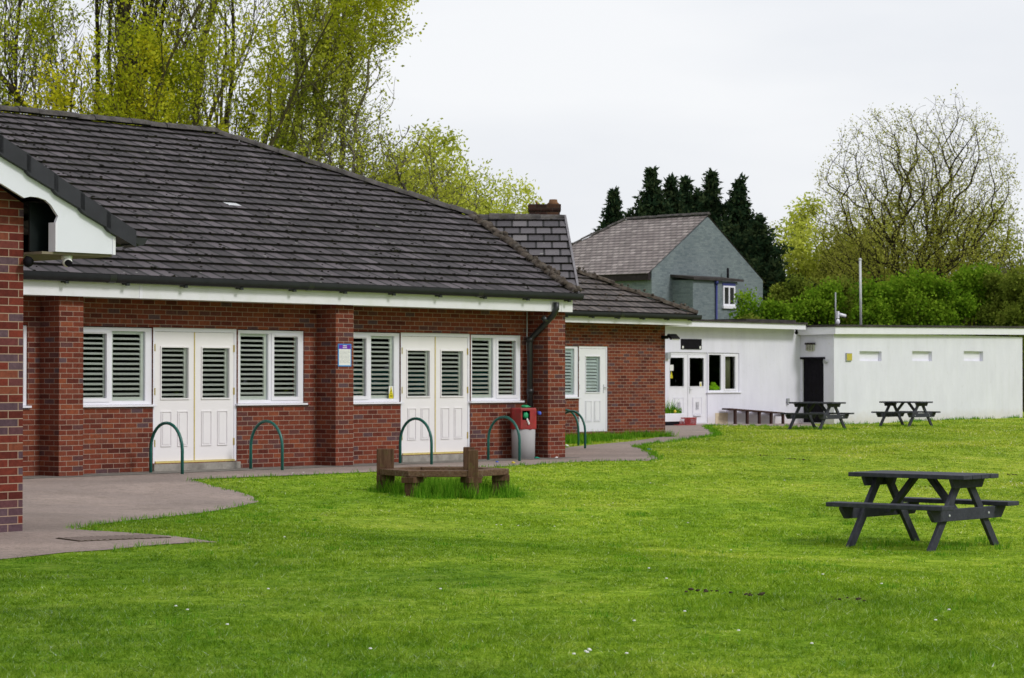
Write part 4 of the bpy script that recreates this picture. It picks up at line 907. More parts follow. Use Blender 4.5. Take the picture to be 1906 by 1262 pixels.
# plaque above doors
a, b = U(1267.5, V4 - .01), U(1305.5, V4 - .01); z0, z1 = ZH(1285, 650, V4), ZH(1285, 631, V4)
pl = site_thing('name_board', 'black board with two pale corner squares above the clubhouse doors', 'sign', (a + b) / 2, V4 - .02, z0)
q = S(); q.box(a, b, V4 - .025, V4 - .001, z0, z1); q.build('board', 'black_paint', pl)
q = S(); q.box(a + .04, a + .12, V4 - .028, V4 - .0252, z0 + .02, z0 + .1); q.box(b - .12, b - .04, V4 - .028, V4 - .0252, z0 + .02, z0 + .1); q.build('corner_square', 'paper_white', pl)
a, b = U(1573.5, VRt), U(1584, VRt); z0, z1 = ZH(1578, 672, VRt), ZH(1578, 657, VRt)
pl = site_thing('wall_sign', 'small gold sign left of the slot windows on the white clubhouse', 'sign', (a + b) / 2, VRt - .02, z0)
q = S(); q.box(a, b, VRt - .045, VRt - .001, z0, z1); q.build('box', 'grey_metal', pl)
q = S(); q.box(a + .02, b - .01, VRt - .05, VRt - .0452, z0 + .02, z1 - .02); q.build('face', 'sign_gold', pl)
# bulkhead lamp over the black door
vm_ = px_side(1510); Xl, Yl = xy(cu1, vm_); zz = EYE + (HY - 654) * Yl / F
lm = site_thing('wall_lamp', 'caged bulkhead lamp with dark hood above the black clubhouse door', 'lamp', cu1, vm_, zz)
q = S(); q.box(cu1 - .13, cu1 - .001, vm_ - .17, vm_ + .17, zz + .22, zz + .28); q.build('hood', 'timber_dark', lm)
q = S(); q.prism([(cu1 - .11, vm_ - .14, zz + .219), (cu1 - .11, vm_ + .14, zz + .219), (cu1 - .09, vm_ + .14, zz + .04), (cu1 - .07, vm_ + .08, zz), (cu1 - .07, vm_ - .08, zz), (cu1 - .09, vm_ - .14, zz + .04)], (.085, 0, 0)); q.build('lens', 'lamp_lens', lm)
q = S()
for k in range(5): q.box(cu1 - .12, cu1 - .112, vm_ - .13 + k * .062, vm_ - .118 + k * .062, zz + .03, zz + .218)
q.build('cage', 'black_paint', lm)
v_ = px_side(1537.5); Xl, Yl = xy(cu1, v_); zz = EYE + (HY - 672.5) * Yl / F
q = S(); q.box(cu1 - .1, cu1 - .001, v_ - .05, v_ + .05, zz - .07, zz + .05); q.tube([(cu1 - .05, v_ - .05, zz), (cu1 - .16, v_ - .09, zz - .02)], .04, 8); add('door_sensor', q, 'grey_metal', 'little grey sensor at the top right corner of the black door', 'sensor')
# floodlight and wall box at the annexe corner
q = thing('floodlight', 'small black floodlight tilted out from the corner of the brick annexe', 'lamp', (*xy(uN1, V3 - .1), 2.2), SITE_RZ)
zz = ZH(1238, 627, V3 - .1); m_ = S(); m_.box(uN1 - .16, uN1 - .02, V3 - .12, V3 - .001, zz - .05, zz + .03); m_.obox((uN1 + .05, V3 - .22, zz + .0), (.34, .06, .16), Matrix.Rotation(R(-50), 3, 'X')); m_.build('body', 'black_paint', q)
m_ = S(); m_.obox((uN1 + .05, V3 - .245, zz - .03), (.28, .012, .12), Matrix.Rotation(R(-50), 3, 'X')); m_.build('lens', 'lamp_lens', q)
m_ = S(); zz = ZH(1240, 662, V4); m_.box(U(1238.5, V4), U(1244, V4), V4 - .1, V4 - .002, zz - .1, zz + .1); add('junction_box', m_, 'grey_metal', 'grey box on the white wall between the annexe corner and the clubhouse doors', 'box')
m_ = S(); uu_ = U(1465, V4); zz = ZH(1465, 746, V4); m_.box(uu_ - .06, uu_ + .06, V4 - .06, V4 - .002, zz - .05, zz + .08); m_.tube([(uu_, V4 - .03, zz - .05), (uu_ - .02, V4 - .05, zz - .13)], .03, 6); add('wall_vent', m_, 'grey_metal', 'small grey vent low on the white wall between the long bench and black door', 'vent')
m_ = S(); uu_ = U(1482.5, V4 - .2); zz = ZH(1482, 618, V4 - .2); m_.blob((uu_, V4 - .2, zz - .02), .06, n=10, rough=.02); m_.box(uu_ - .03, uu_ + .03, V4 - .22, V4 - .18, zz + .01, ZF0 + .019); add('dome_camera', m_, 'black_paint', 'tiny dark camera under the clubhouse eaves beside the inner corner', 'camera')
# cctv on the entrance wing
uu_ = U(122, vf + .12); zz = zb0 - .026
t = site_thing('security_camera', 'dirty white turret camera hanging under the white boxed eaves at the left', 'camera', uu_, vf + .12, zz)
m_ = S(); m_.tube([(uu_ + .01, vf + .12, zz), (uu_ + .01, vf + .12, zz - .035)], [.055, .05], 14); m_.blob((uu_, vf + .1, zz - .06), .048, n=14, rough=0); m_.build('body', 'shutter_cream', t)
m_ = S(); m_.tube([(uu_ - .012, vf + .075, zz - .068), (uu_ - .022, vf + .04, zz - .08)], .032, 12); m_.build('lens', 'black_paint', t)
uu_ = U(49, V5 - .1); m_ = S(); m_.blob((uu_ + .02, V5 - .1, ZH(49, 487, V5 - .1)), (.05, .05, .05), n=10, rough=.05); m_.tube([(wu + .001, V5 - .05, 2.55), (uu_ + .02, V5 - .1, 2.5)], .02, 6); add('security_camera', m_, 'black_paint', 'small black camera on the right edge of the near brick pier', 'camera')
# roof masts on the clubhouse
vm2 = VRt + 1.5; uu_ = U(1555.5, vm2); zb = zlo + H2 + .07
t = site_thing('camera_mast', 'thin grey roof mast carrying a white bullet camera at the clubhouse corner', 'mast', uu_, vm2, zb)
m_ = S(); m_.tube([(uu_, vm2, zb - .02), (uu_, vm2, ZH(1555, 544, vm2))], .022, 8); m_.build('pole', 'grey_metal', t)
zz = ZH(1560, 585, vm2); m_ = S(); m_.tube([(uu_ + .08, vm2 - .08, zz + .0), (uu_ + .3, vm2 - .2, zz - .06)], .055, 10); m_.box(uu_ + .01, uu_ + .09, vm2 - .09, vm2, zz - .14, zz + .1); m_.build('bullet_camera', 'white_upvc', t)
m_ = S(); m_.blob((uu_ + .02, vm2 - .08, ZH(1556, 599, vm2)), (.07, .07, .1), n=10, rough=0); m_.build('dome', 'white_upvc', t)
vm2 = VRt + 3; uu_ = U(1602.5, vm2); m_ = S(); m_.tube([(uu_, vm2, zb - .02), (U(1601.5, vm2), vm2, ZH(1601, 484, vm2))], .042, 10); m_.blob((U(1601.5, vm2), vm2, ZH(1601, 483, vm2)), .06, rough=0)
add('flagpole', m_, 'galvanised', 'bare white flagpole standing on the flat clubhouse roof', 'pole')
# cycle hoops
def hoop_mesh(wd, H, r=.024):
    m_ = MB(); k = 10; rad = wd / 2; pts = [(-rad, 0, -.15), (-rad, 0, H - rad * 1.12)]
    for i in range(1, 14):
        a = math.pi * (1 - i / 14); pts.append((rad * math.cos(a), 0, H - rad * 1.12 + rad * 1.12 * math.sin(a)))
    pts += [(rad, 0, H - rad * 1.12), (rad, 0, -.15)]; m_.tube(pts, r, 10); return m_
hp0 = None
hoops = [(281, 338, 'green cycle hoop in front of the left-hand double doors'), (467, 524.5, 'green cycle hoop in front of the brick wall between window and notice pier'), (745, 804, 'green cycle hoop in front of the right-hand double doors'), (909, 965, 'green cycle hoop beside the red and grey litter bin')]
def set_hoop(o, L_, R_):
    d = Vector((R_[0] - L_[0], R_[1] - L_[1], 0)); z = float(ground((L_[0] + R_[0]) / 2, (L_[1] + R_[1]) / 2))
    o.location = ((L_[0] + R_[0]) / 2, (L_[1] + R_[1]) / 2, z); o.rotation_euler = (0, 0, math.atan2(d.y, d.x))
HG = 'green steel cycle hoops along the building'
hpm = hoop_mesh(.72, .76).build('cycle_hoop', 'hoop_green')
for i, (pl_, pr_, lab) in enumerate(hoops):
    o = hpm if i == 0 else hpm.copy()
    if i: COL.objects.link(o)
    u_ = U(pl_, -.35); set_hoop(o, xy(u_, -.35), xy(u_, -1.07)); tag(o, lab, 'cycle stand', HG)
for (px_, py_, lab) in ((1076.5, 829.5, 'rear of two green cycle hoops just right of the end pier, by the grass'), (1089, 835, 'front of two green cycle hoops just right of the end pier, on the path')):
    o = hpm.copy(); COL.objects.link(o); x, y = on_ground(px_, py_); u_, v_ = uv_of(x, y); set_hoop(o, xy(u_, v_ + .72), (x, y)); tag(o, lab, 'cycle stand', HG)
# litter bin
bx, by = on_ground(974, 855); by += .2; bx = W(974, by)
bn = thing('litter_bin', 'litter bin with red faceted hood and grey drum beside the downpipe', 'bin', (bx, by, 0), R(12))
BMx = Matrix.Translation((bx, by, 0)) @ Matrix.Rotation(R(12), 4, 'Z')
m_ = MB(BMx); m_.tube([(0, 0, -.02), (0, 0, .3), (0, 0, .58)], [.205, .208, .215], 28); m_.build('drum', 'bin_grey', bn)
m_ = MB(BMx); prof = [(.232, .53), (.236, .56), (.236, .88), (.222, .905)]
ns = 8; ring = [[Vector((r_ * math.cos(2 * math.pi * (k + .5) / ns), r_ * math.sin(2 * math.pi * (k + .5) / ns), z_)) for k in range(ns)] for r_, z_ in prof]
fk = 5
for i in range(3):
    for k in range(ns):
        q_ = (k + 1) % ns
        if i == 1 and k == fk:      # the mouth: frame of the facet around a dark opening
            A, B, C, D = ring[1][k], ring[1][q_], ring[2][q_], ring[2][k]
            def lp2(s_, t_): return (A.lerp(B, s_)).lerp(D.lerp(C, s_), t_)
            s0, s1, t0, t1 = .14, .9, .42, .93
            for qd_ in ([(0, 0), (1, 0), (1, t0), (0, t0)], [(0, t1), (1, t1), (1, 1), (0, 1)], [(0, t0), (s0, t0), (s0, t1), (0, t1)], [(s1, t0), (1, t0), (1, t1), (s1, t1)]): m_.face([lp2(*z_) for z_ in qd_])
            mouth = [lp2(s0, t0), lp2(s1, t0), lp2(s1, t1), lp2(s0, t1)]
        else: m_.face([ring[i][k], ring[i][q_], ring[i + 1][q_], ring[i + 1][k]])
m_.face(ring[3]); m_.build('hood', 'bin_red', bn)
m_ = MB(BMx); inn = [p_ * .55 + Vector((0, 0, p_.z * .45)) for p_ in mouth]
for k in range(4): m_.face([mouth[k], mouth[(k + 1) % 4], inn[(k + 1) % 4], inn[k]])
m_.face(inn); m_.build('mouth', 'black_paint', bn)
mc = sum(mouth, Vector()) / 4; od = Vector((mc.x, mc.y, 0)).normalized()
m_ = MB(BMx); m_.blob(mc - od * .03 + Vector((0, 0, .0)), (.045, .03, .06), seed=3, rough=.3, n=10); add('crisp_packet', m_, 'bag_green', 'crumpled green packet stuffed in the mouth of the litter bin', 'litter')
m_ = MB(BMx); 
for i, (dx_, dz_) in enumerate(((.0, -.09), (.015, -.125), (.03, -.155))): m_.blob(mc + od * .012 + Vector((.02 + dx_, 0, dz_ + .01)), (.018, .008, .028), seed=i, rough=.3, n=8)
add('paper_scrap', m_, 'paper_white', 'white paper hanging out of the litter bin mouth', 'litter')
m_ = MB(BMx); m_.blob((.02, -.05, .925), (.075, .05, .028), seed=6, rough=.4, n=10); m_.blob((.09, -.05, .925), (.04, .02, .012), seed=8, rough=.4, n=8); add('plastic_bag', m_, 'bag_green', 'green plastic bag lying on top of the red bin hood', 'litter')
m_ = MB(BMx); m_.blob((.275, -.08, .81), (.04, .03, .035), seed=9, rough=.4, n=8); add('blue_wrapper', m_, 'plastic_blue', 'blue wrapper wedged at the right side of the red bin hood', 'litter')
lit = [((955, 863), (.03, .02, .02), 'litter_yellow', 'yellow scrap at the foot of the hoop beside the bin', 'yellow_wrapper'), ((925, 861), (.03, .02, .012), 'plastic_blue', 'small bluish scrap on the path left of the bin', 'blue_wrapper'), ((1000, 854.5), (.05, .03, .02), 'litter_teal', 'teal scrap on the ground between the bin and end pier', 'teal_wrapper'), ((1055, 832), (.035, .03, .03), 'paper_white', 'white crumpled paper at the grass edge right of the end pier', 'paper_scrap'), ((1035, 854), (.03, .02, .02), 'paper_white', 'white scrap at the foot of the end pier', 'paper_scrap'), ((1208, 838), (.05, .03, .02), 'plastic_blue', 'pale blue scrap at the path edge near the lawn tip', 'blue_wrapper')]
for i, ((px_, py_), s_, mt, lab, nm) in enumerate(lit):
    x, y = on_ground(px_, py_); m_ = MB(); m_.blob((x, y, float(ground(x, y)) + s_[2] * .7 + .006), s_, seed=40 + i, rough=.4, n=8); add(nm, m_, mt, lab, 'litter')
m_ = S(); m_.blob((uB1 + .065, -.03, SILL_ - .012), (.035, .03, .02), seed=2, rough=.15); add('red_scrap', m_, 'bin_red', 'small red scrap on the window sill end left of the notice pier', 'litter')
# planter at the clubhouse door
pu0, pu1 = U(1229, V4 - .6), U(1268, V4 - .6); pz0, pz1 = .12, ZH(1250, 769.5, V4 - .6)
pl = site_thing('planter', 'white trough planter with spring bulbs beside the clubhouse doors', 'planter', (pu0 + pu1) / 2, V4 - .6, 0)
m_ = S(); m_.prism([(pu0 + .04, V4 - .75, pz0), (pu1 - .06, V4 - .75, pz0), (pu1, V4 - .75, pz1), (pu0, V4 - .75, pz1)], (0, .32, 0)); m_.build('trough', 'white_upvc', pl, bevel=.01)
m_ = S(); m_.box(pu0 + .1, pu1 - .25, V4 - .72, V4 - .46, -.02, pz0 - .001); m_.build('feet', 'black_paint', pl)
def blades(mb, cx, cy, cz, n, rad, h, wd, rnd, lean=.35):
    for i in range(n):
        a = rnd.uniform(0, 6.283); r_ = rad * math.sqrt(rnd.random()); x, y = cx + r_ * math.cos(a), cy + r_ * math.sin(a); t = rnd.uniform(0, 6.283)
        hh = h * rnd.uniform(.5, 1.1); lx, ly = rnd.uniform(-lean, lean) * hh, rnd.uniform(-lean, lean) * hh; ex, ey = wd * math.cos(t), wd * math.sin(t)
        mb.face([(x - ex, y - ey, cz), (x + ex, y + ey, cz), (x + lx * .4 + ex * .7, y + ly * .4 + ey * .7, cz + hh * .6), (x + lx * .4 - ex * .7, y + ly * .4 - ey * .7, cz + hh * .6)]); mb.face([(x + lx * .4 - ex * .7, y + ly * .4 - ey * .7, cz + hh * .6), (x + lx * .4 + ex * .7, y + ly * .4 + ey * .7, cz + hh * .6), (x + lx, y + ly, cz + hh)])
def shade_attr(o, seed=1):
    at = o.data.attributes.new('shade', 'FLOAT', 'FACE'); at.data.foreach_set('value', np.random.default_rng(seed).random(len(o.data.polygons)).astype(np.float32))
rnd = random.Random(3); m_ = S()
for k in range(16): blades(m_, pu0 + .1 + (pu1 - pu0 - .2) * k / 15, V4 - .6, pz1 - .03, 26, .09, .22 if k not in (5, 10) else .5, .012, rnd)
o = m_.build('foliage', 'tall_grass', pl); shade_attr(o)
m_ = S(); m_.blob(((pu0 + pu1) / 2 + .05, V4 - .72, pz1 + .06), (.05, .04, .06), seed=1); m_.build('flower', 'litter_yellow', pl)
# boot scraper crate
cu_a, cu_b = U(1272, V4 - .9), U(1291, V4 - .9)
cr_ = site_thing('boot_crate', 'dark red slatted crate lying before the clubhouse doors', 'crate', (cu_a + cu_b) / 2, V4 - .9)
m_ = S()
for vv in (V4 - 1.0, V4 - .75):
    m_.box(cu_a, cu_b, vv, vv + .025, .005, .04); m_.box(cu_a + .06, cu_b + .02, vv, vv + .025, .2, .24)
    for k in range(8):
        x = cu_a + .02 + (cu_b - cu_a - .04) * k / 7; m_.prism([(x - .014, vv, .04), (x + .014, vv, .04), (x + .034, vv, .2), (x + .006, vv, .2)], (0, .024, 0))
m_.build('frame', 'crate_red', cr_)
m_ = S(); m_.box(cu_a - .35, cu_a - .02, V4 - .95, V4 - .8, .01, .035); m_.build('base', 'crate_red', cr_)
# long slatted bench on the white wall
vb = V4 - .32; bpx = [(1350, 759.8), (1457, 767.6)]; b0_, b1_ = U(1354, vb), U(1455, vb); zb_0, zb_1 = ZH(1350, 759.8, vb), ZH(1457, 767.6, vb)
bt = site_thing('wall_bench', 'long dark narrow bench sloping along the white wall on five brown posts', 'bench', (b0_ + b1_) / 2, vb)
m_ = S(); m_.prism([(b0_, vb - .14, zb_0 - .05), (b1_, vb - .14, zb_1 - .045), (b1_, vb - .14, zb_1), (b0_, vb - .14, zb_0)], (0, .36, 0)); m_.build('seat', 'bench_brown', bt)
for k, px_ in enumerate((1365, 1387.5, 1410, 1432, 1454)):
    uu_ = U(px_, vb); zz = zb_0 + (zb_1 - zb_0) * (uu_ - b0_) / (b1_ - b0_) - .052; m_ = S(); m_.box(uu_ - .04, uu_ + .04, vb - .1, vb - .03, -.08, zz); m_.build('leg', 'bench_brown', bt)
    m_ = S(); m_.box(uu_ + .06, uu_ + .13, vb - .05, V4 - .002, zz - .08, zz); m_.build('bracket', 'white_render', bt)
# drain cover in the forecourt
x, y = on_ground(212, 1002); t = thing('drain_cover', 'rectangular metal drain grate set in the forecourt by the lawn tip', 'drain', (x, y, 0), SITE_RZ - .25)
DM = Matrix.Translation((x, y, float(ground(x, y)))) @ Matrix.Rotation(SITE_RZ - .25, 4, 'Z'); m_ = MB(DM)
for k in range(15): m_.box(-.42 + k * .06, -.42 + k * .06 + .035, -.24, .24, .009, .013)
m_.build('bars', 'tarmac', t); m_ = MB(DM); m_.box(-.44, .44, -.25, .25, .004, .0085); m_.build('frame', 'soil', t)
# ------------------------------------------------------------------ tree seat
ZB = 33.25; bcx = W(825, ZB); gz = float(ground(bcx, ZB)); RB = .91
ts = thing('hexagonal_bench', 'weathered brown hexagonal sleeper bench with three upright posts on the lawn', 'bench', (bcx, ZB, gz))
TM = Matrix.Translation((bcx, ZB, gz)); hs = .36; th_ = .085
zs_ = EYE + (HY - 876) * (ZB - RB * .866) / F - gz
for k in range(6):
    a0, a1 = R(60 * k), R(60 * k + 60); Ri = RB - .26; m_ = MB(TM); g_ = .006
    p_ = [Vector((RB * math.cos(a0), RB * math.sin(a0), zs_)), Vector((RB * math.cos(a1), RB * math.sin(a1), zs_)), Vector((Ri * math.cos(a1), Ri * math.sin(a1), zs_)), Vector((Ri * math.cos(a0), Ri * math.sin(a0), zs_))]
    c_ = sum(p_, Vector()) / 4; p_ = [c_ + (q_ - c_) * (1 - g_ * 2) for q_ in p_]
    m_.prism(p_, (0, 0, -th_)); m_.build('seat_board', 'sleeper_seat', ts, bevel=.008)
for k in range(6):
    a = R(60 * k); c_ = Vector((math.cos(a), math.sin(a), 0)) * (RB - .12); rt = Matrix.Rotation(a, 3, 'Z')
    m_ = MB(TM); m_.obox((c_.x, c_.y, (zs_ - th_ - .1) / 2 - .05), (.2 if k not in (0, 3) else .235, .13, zs_ - th_ - .1 + .1 + .1), rt if k not in (0, 3) else None); m_.build('leg', 'sleeper_upright', ts, bevel=.008)
    m_ = MB(TM); m_.obox((c_.x, c_.y, zs_ - th_ - .042), (.25, .2, .08) if k not in (0, 3) else (.245, .18, .08), rt if k not in (0, 3) else None); m_.build('bracket', 'sleeper_upright', ts, bevel=.006)
for px_, top_y, dep, wd_ in ((717.5, 835, ZB, .235), (880.5, 837, ZB - .74, .14), (873, 832, ZB + .62, .16)):
    x = W(px_, dep) - bcx; zz = EYE + (HY - top_y) * dep / F - gz; m_ = MB(TM); m_.obox((x, dep - ZB, (zz - .1) / 2), (wd_, .12, zz + .1)); m_.build('post', 'sleeper_upright', ts, bevel=.01)
# ------------------------------------------------------------------ picnic tables
def picnic():
    t = thing('picnic_table', 'x', 'picnic table', (0, 0, 0), 0, 'grey painted picnic tables on the lawn'); Lh = .72; mt = 'painted_wood_grey'
    def part(n, f, bev=.006):
        m_ = MB(); f(m_); return m_.build(n, mt, t, bevel=bev)
    for k in range(4): part('top_board', lambda m_, k=k: m_.box(-Lh, Lh, -.36 + k * .182, -.36 + k * .182 + .172, .715, .76))
    for s_ in (-1, 1):
        part('seat', lambda m_, s_=s_: m_.box(-Lh, Lh, s_ * .55, s_ * .79, .415, .46))
    for e in (-1, 1):
        x = e * .5
        for s_ in (-1, 1):
            def leg(m_, s_=s_, x=x): m_.prism([(x - .022, s_ * .74, -.03), (x - .022, s_ * .615, -.03), (x - .022, s_ * .02, .713), (x - .022, s_ * .145, .713)], (.044, 0, 0))
            part('leg', leg)
        xb = x + e * .045
        part('crossbeam', lambda m_, xb=xb: m_.prism([(xb - .022, -.77, .413), (xb - .022, .77, .413), (xb - .022, .77, .39), (xb - .022, .68, .29), (xb - .022, -.68, .29), (xb - .022, -.77, .39)], (.044, 0, 0)))
        part('top_batten', lambda m_, xb=xb: m_.prism([(xb - .022, -.34, .713), (xb - .022, .34, .713), (xb - .022, .28, .62), (xb - .022, -.28, .62)], (.044, 0, 0)))
        part('brace', lambda m_, x=x, e=e: m_.prism([(x - e * .025, -.045, .33), (x - e * .10, -.045, .33), (x - e * .44, -.045, .714), (x - e * .36, -.045, .714)], (0, .09, 0)))
        for s_ in (-1, 1):
            m_ = MB(); m_.tube([(xb + e * .022, s_ * .40, .35), (xb + e * .032, s_ * .40, .35)], .012, 8); m_.build('bolt', 'galvanised', t)
    return t
pt0 = picnic()
AX = math.atan2(DP[1], DP[0])
tabs = [(1717, 1016, AX, 'nearest grey picnic table, alone on the open lawn', 0, 0), (1521, 799, AX + .02, 'grey picnic table in front of the black clubhouse door', 0, 0), (1686, 794.5, AX, 'grey picnic table in front of the slot windows of the white wall', 0, 0)]
for i, (px_, py_, az, lab, _, _) in enumerate(tabs):
    o = pt0 if i == 0 else copy_tree(pt0); x, y = on_ground(px_, py_); o.location = (x, y, float(ground(x, y)) + .005); o.rotation_euler = (0, 0, az); o.scale = (.97, .97, 1) if i == 0 else (1, 1, 1); tag(o, lab, 'picnic table', 'grey painted picnic tables on the lawn')
tables_xy = [on_ground(t_[0], t_[1]) for t_ in tabs]
# ================================================================== GRASS
def in_poly(x, y, P):
    ins = np.zeros(len(x), bool); j = len(P) - 1
    for i in range(len(P)):
        xi, yi = P[i]; xj, yj = P[j]
        c_ = ((yi > y) != (yj > y)) & (x < (xj - xi) * (y - yi) / (yj - yi + 1e-12) + xi); ins ^= c_; j = i
    return ins
def blade_object(name, x, y, z, h, wd, mat, rng, lean=.5, shade=None):
    n = len(x); a = rng.uniform(0, 2 * np.pi, n); la = rng.uniform(0, 2 * np.pi, n); ll = rng.uniform(0, lean, n) * h
    co = np.empty((n, 3, 3), np.float32); ex = np.cos(a) * wd / 2; ey = np.sin(a) * wd / 2
    co[:, 0] = np.stack([x - ex, y - ey, z], -1); co[:, 1] = np.stack([x + ex, y + ey, z], -1); co[:, 2] = np.stack([x + np.cos(la) * ll, y + np.sin(la) * ll, z + h], -1)
    me = bpy.data.meshes.new(name); me.vertices.add(3 * n); me.vertices.foreach_set('co', co.ravel()); me.loops.add(3 * n); me.loops.foreach_set('vertex_index', np.arange(3 * n, dtype=np.int32))
    me.polygons.add(n); me.polygons.foreach_set('loop_start', np.arange(0, 3 * n, 3, dtype=np.int32)); me.update()
    at = me.attributes.new('shade', 'FLOAT', 'FACE'); at.data.foreach_set('value', (rng.random(n) if shade is None else shade).astype(np.float32))
    me.materials.append(MATS[mat]); o = bpy.data.objects.new(name, me); COL.objects.link(o); return o
rng = np.random.default_rng(5)
NB = 1350000; za, zb2 = 9.5, 84.0; zs = 14.0
# density: constant up to zs, then falling with distance squared; the wedge is wider than the frame
A1 = .5 * (zs ** 2 - za ** 2); A2 = zs ** 2 * math.log(zb2 / zs); n1 = int(NB * A1 / (A1 + A2))
z1_ = np.sqrt(rng.uniform(za ** 2, zs ** 2, n1)); z2_ = zs * np.exp(rng.uniform(0, math.log(zb2 / zs), NB - n1)); Zs = np.concatenate([z1_, z2_]); Xs = rng.uniform(-1, 1, NB) * (.2118 * Zs * 1.12 + 2.2)
inp = in_poly(Xs, Zs, PATH); uu, vv = uv_of(Xs, Zs)
blk = ((vv > -.02) & (uu < uR + 1) & (vv < 13)) | ((uu > uN0) & (uu < uN1) & (vv > V3)) | ((vv > V4) & (uu < cu1)) | ((uu > cu1) & (uu < cr1) & (vv > VRt)) | ((vv > V4 + 2) & (uu < cr1)) | ((uu < wu) & (vv > V5))
keep = ~inp & ~blk; Xs, Zs, uu, vv = Xs[keep], Zs[keep], uu[keep], vv[keep]; n = len(Xs)
def lump(X, Y, s, seed):
    r_ = np.random.default_rng(seed); o = np.zeros_like(X)
    for _ in range(10): k = r_.normal(0, s, 2); o += np.sin(X * k[0] + Y * k[1] + r_.uniform(0, 6.28))
    return o / 3.2
hp_ = .85 + .24 * lump(Xs, Zs, 3.0, 1) + .16 * lump(Xs, Zs, .6, 2) + .3 * lump(Xs, Zs, 14, 9)
tuft = sst(1.0, 2.0, lump(Xs, Zs, 3.2, 3)) * .9
hh = .023 * np.clip(hp_, .35, 2) * (1 + tuft) * rng.uniform(.5, 1.3, n)
# rough rim where the mower misses: along the paths and walls
wdt = .0062 * np.maximum(1, Zs / 15) * rng.uniform(.7, 1.3, n)
g_o = blade_object('grass', Xs, Zs, ground(Xs, Zs) - .004, hh * np.maximum(1, Zs / 45), wdt, 'grass_blade', rng, 2.4); tag(g_o, 'short mown green grass covering the lawn', 'grass', kind='stuff')
# longer grass: under the tree seat, beside the annexe, along edges
lx, ly, lh, lw = [], [], [], []
def ltuft(x, y, n, rad, h, w_):
    a = rng.uniform(0, 6.283, n); r_ = rad * np.sqrt(rng.random(n)); lx.append(x + r_ * np.cos(a)); ly.append(y + r_ * np.sin(a)); lh.append(h * rng.uniform(.4, 1.15, n)); lw.append(np.full(n, w_))
for i in range(150):
    a = rng.uniform(0, 6.283); r_ = RB * (.0 + 1.12 * math.sqrt(rng.random())); ltuft(bcx + r_ * math.cos(a) + .05, ZB + r_ * math.sin(a) - .05, 60, .13, rng.uniform(.08, .25) * (1.1 if r_ < RB else .55), .011)
for px_ in np.arange(1054, 1236, 2.2):
    for py_ in (814, 818, 822, 826):
        if py_ < 829 - (px_ - 1054) * .1:
            x, y = on_ground(px_, py_); u_, v_ = uv_of(x, y)
            if v_ < V3 - .05: ltuft(x, y, 26, .3, .16, .022)
x_, y_ = None, None
for px_ in np.arange(1054, 1236, 2.0):
    u_ = U(px_, V3 - .15); x, y = xy(u_, V3 - rng.uniform(.1, .5)); ltuft(x, y, 30, .2, rng.uniform(.08, .24), .02)
for (p, q_) in zip(P1[4:42], P1[5:43]):
    Ls = math.hypot(q_[0] - p[0], q_[1] - p[1]); k = max(2, int(Ls / .13))
    for i in range(k):
        t_ = (i + rng.random()) / k; x = p[0] + (q_[0] - p[0]) * t_ + rng.normal(0, .05); y = p[1] + (q_[1] - p[1]) * t_ - rng.normal(.02, .05); ltuft(x, y, 12, .08, rng.uniform(.04, .085) * (1 if y < 45 else 1.3), .009 * max(1, y / 22))
for tx, ty in tables_xy:
    for i in range(40): ltuft(tx + rng.normal(0, .55), ty + rng.normal(0, .55), 26, .1, rng.uniform(.05, .1), .010 * max(1, ty / 30))
for i in range(60):
    uu_ = rng.uniform(cu1, cr1); x, y = xy(uu_, VRt - rng.uniform(.03, .2)); ltuft(x, y, 18, .2, rng.uniform(.05, .16), .03)
for i in range(110):     # weeds where the side path was overgrown, and odd coarse clumps in the lawn
    Z_ = 11 + 20 * rng.random() ** 1.3; X_ = rng.uniform(-.2, .22) * Z_
    if not in_poly(np.array([X_]), np.array([Z_]), PATH)[0]:
        for k in range(3): ltuft(X_ + rng.normal(0, .1), Z_ + rng.normal(0, .1), 22, .07, rng.uniform(.03, .062), .006 * Z_ / 12)
lx, ly, lh, lw = map(np.concatenate, (lx, ly, lh, lw))
o = blade_object('long_grass', lx, ly, ground(lx, ly) - .01, lh, lw, 'tall_grass', rng, .6); tag(o, 'longer darker grass under the hexagonal bench and along path and wall edges', 'grass', kind='stuff')
# daisies, molehill crumbs
m_ = MB(); rnd = random.Random(21)
spots = [(1068, 1235), (1090, 1230), (1093, 1232), (1098, 1228), (1096, 1226), (1166, 1234), (1180, 1171), (1274, 1153), (1374, 1190), (1032, 988), (924, 985), (933, 985), (1360, 1033), (1280, 981), (1900, 905), (1880, 902), (530, 1010), (690, 1225), (500, 1110), (1740, 1170), (1765, 1150), (1240, 1090), (545, 893), (565, 892), (820, 1110), (1510, 1215), (1870, 940), (1640, 1100), (350, 1150), (1460, 900), (1210, 905)]
for px_, py_ in spots + [(rnd.uniform(20, 1890), 905 + 345 * rnd.random()) for _ in range(5)]:
    x, y = on_ground(px_, py_)
    if in_poly(np.array([x]), np.array([y]), PATH)[0]: continue
    z = float(ground(x, y)); r_ = .010 * max(1, y / 24); m_.tube([(x, y, z + .05), (x, y, z + .056)], [r_, r_ * .7], 8); 
tag(m_.build('daisies', 'paper_white'), 'scattered small white daisies in the lawn', 'daisies', kind='stuff')
m_ = MB()
for px_, py_ in [(1415, 855), (1720, 908), (1412, 1112), (1310, 1106), (1885, 886), (1470, 857), (1580, 1121), (1495, 858)]:
    x, y = on_ground(px_, py_)
    for k in range(9): xx, yy = x + rnd.gauss(0, .07), y + rnd.gauss(0, .05); r_ = rnd.uniform(.006, .015); m_.blob((xx, yy, float(ground(xx, yy)) + .02 + r_ * .5), (r_ * 1.3, r_, r_ * .6), seed=k, rough=.4, n=6)
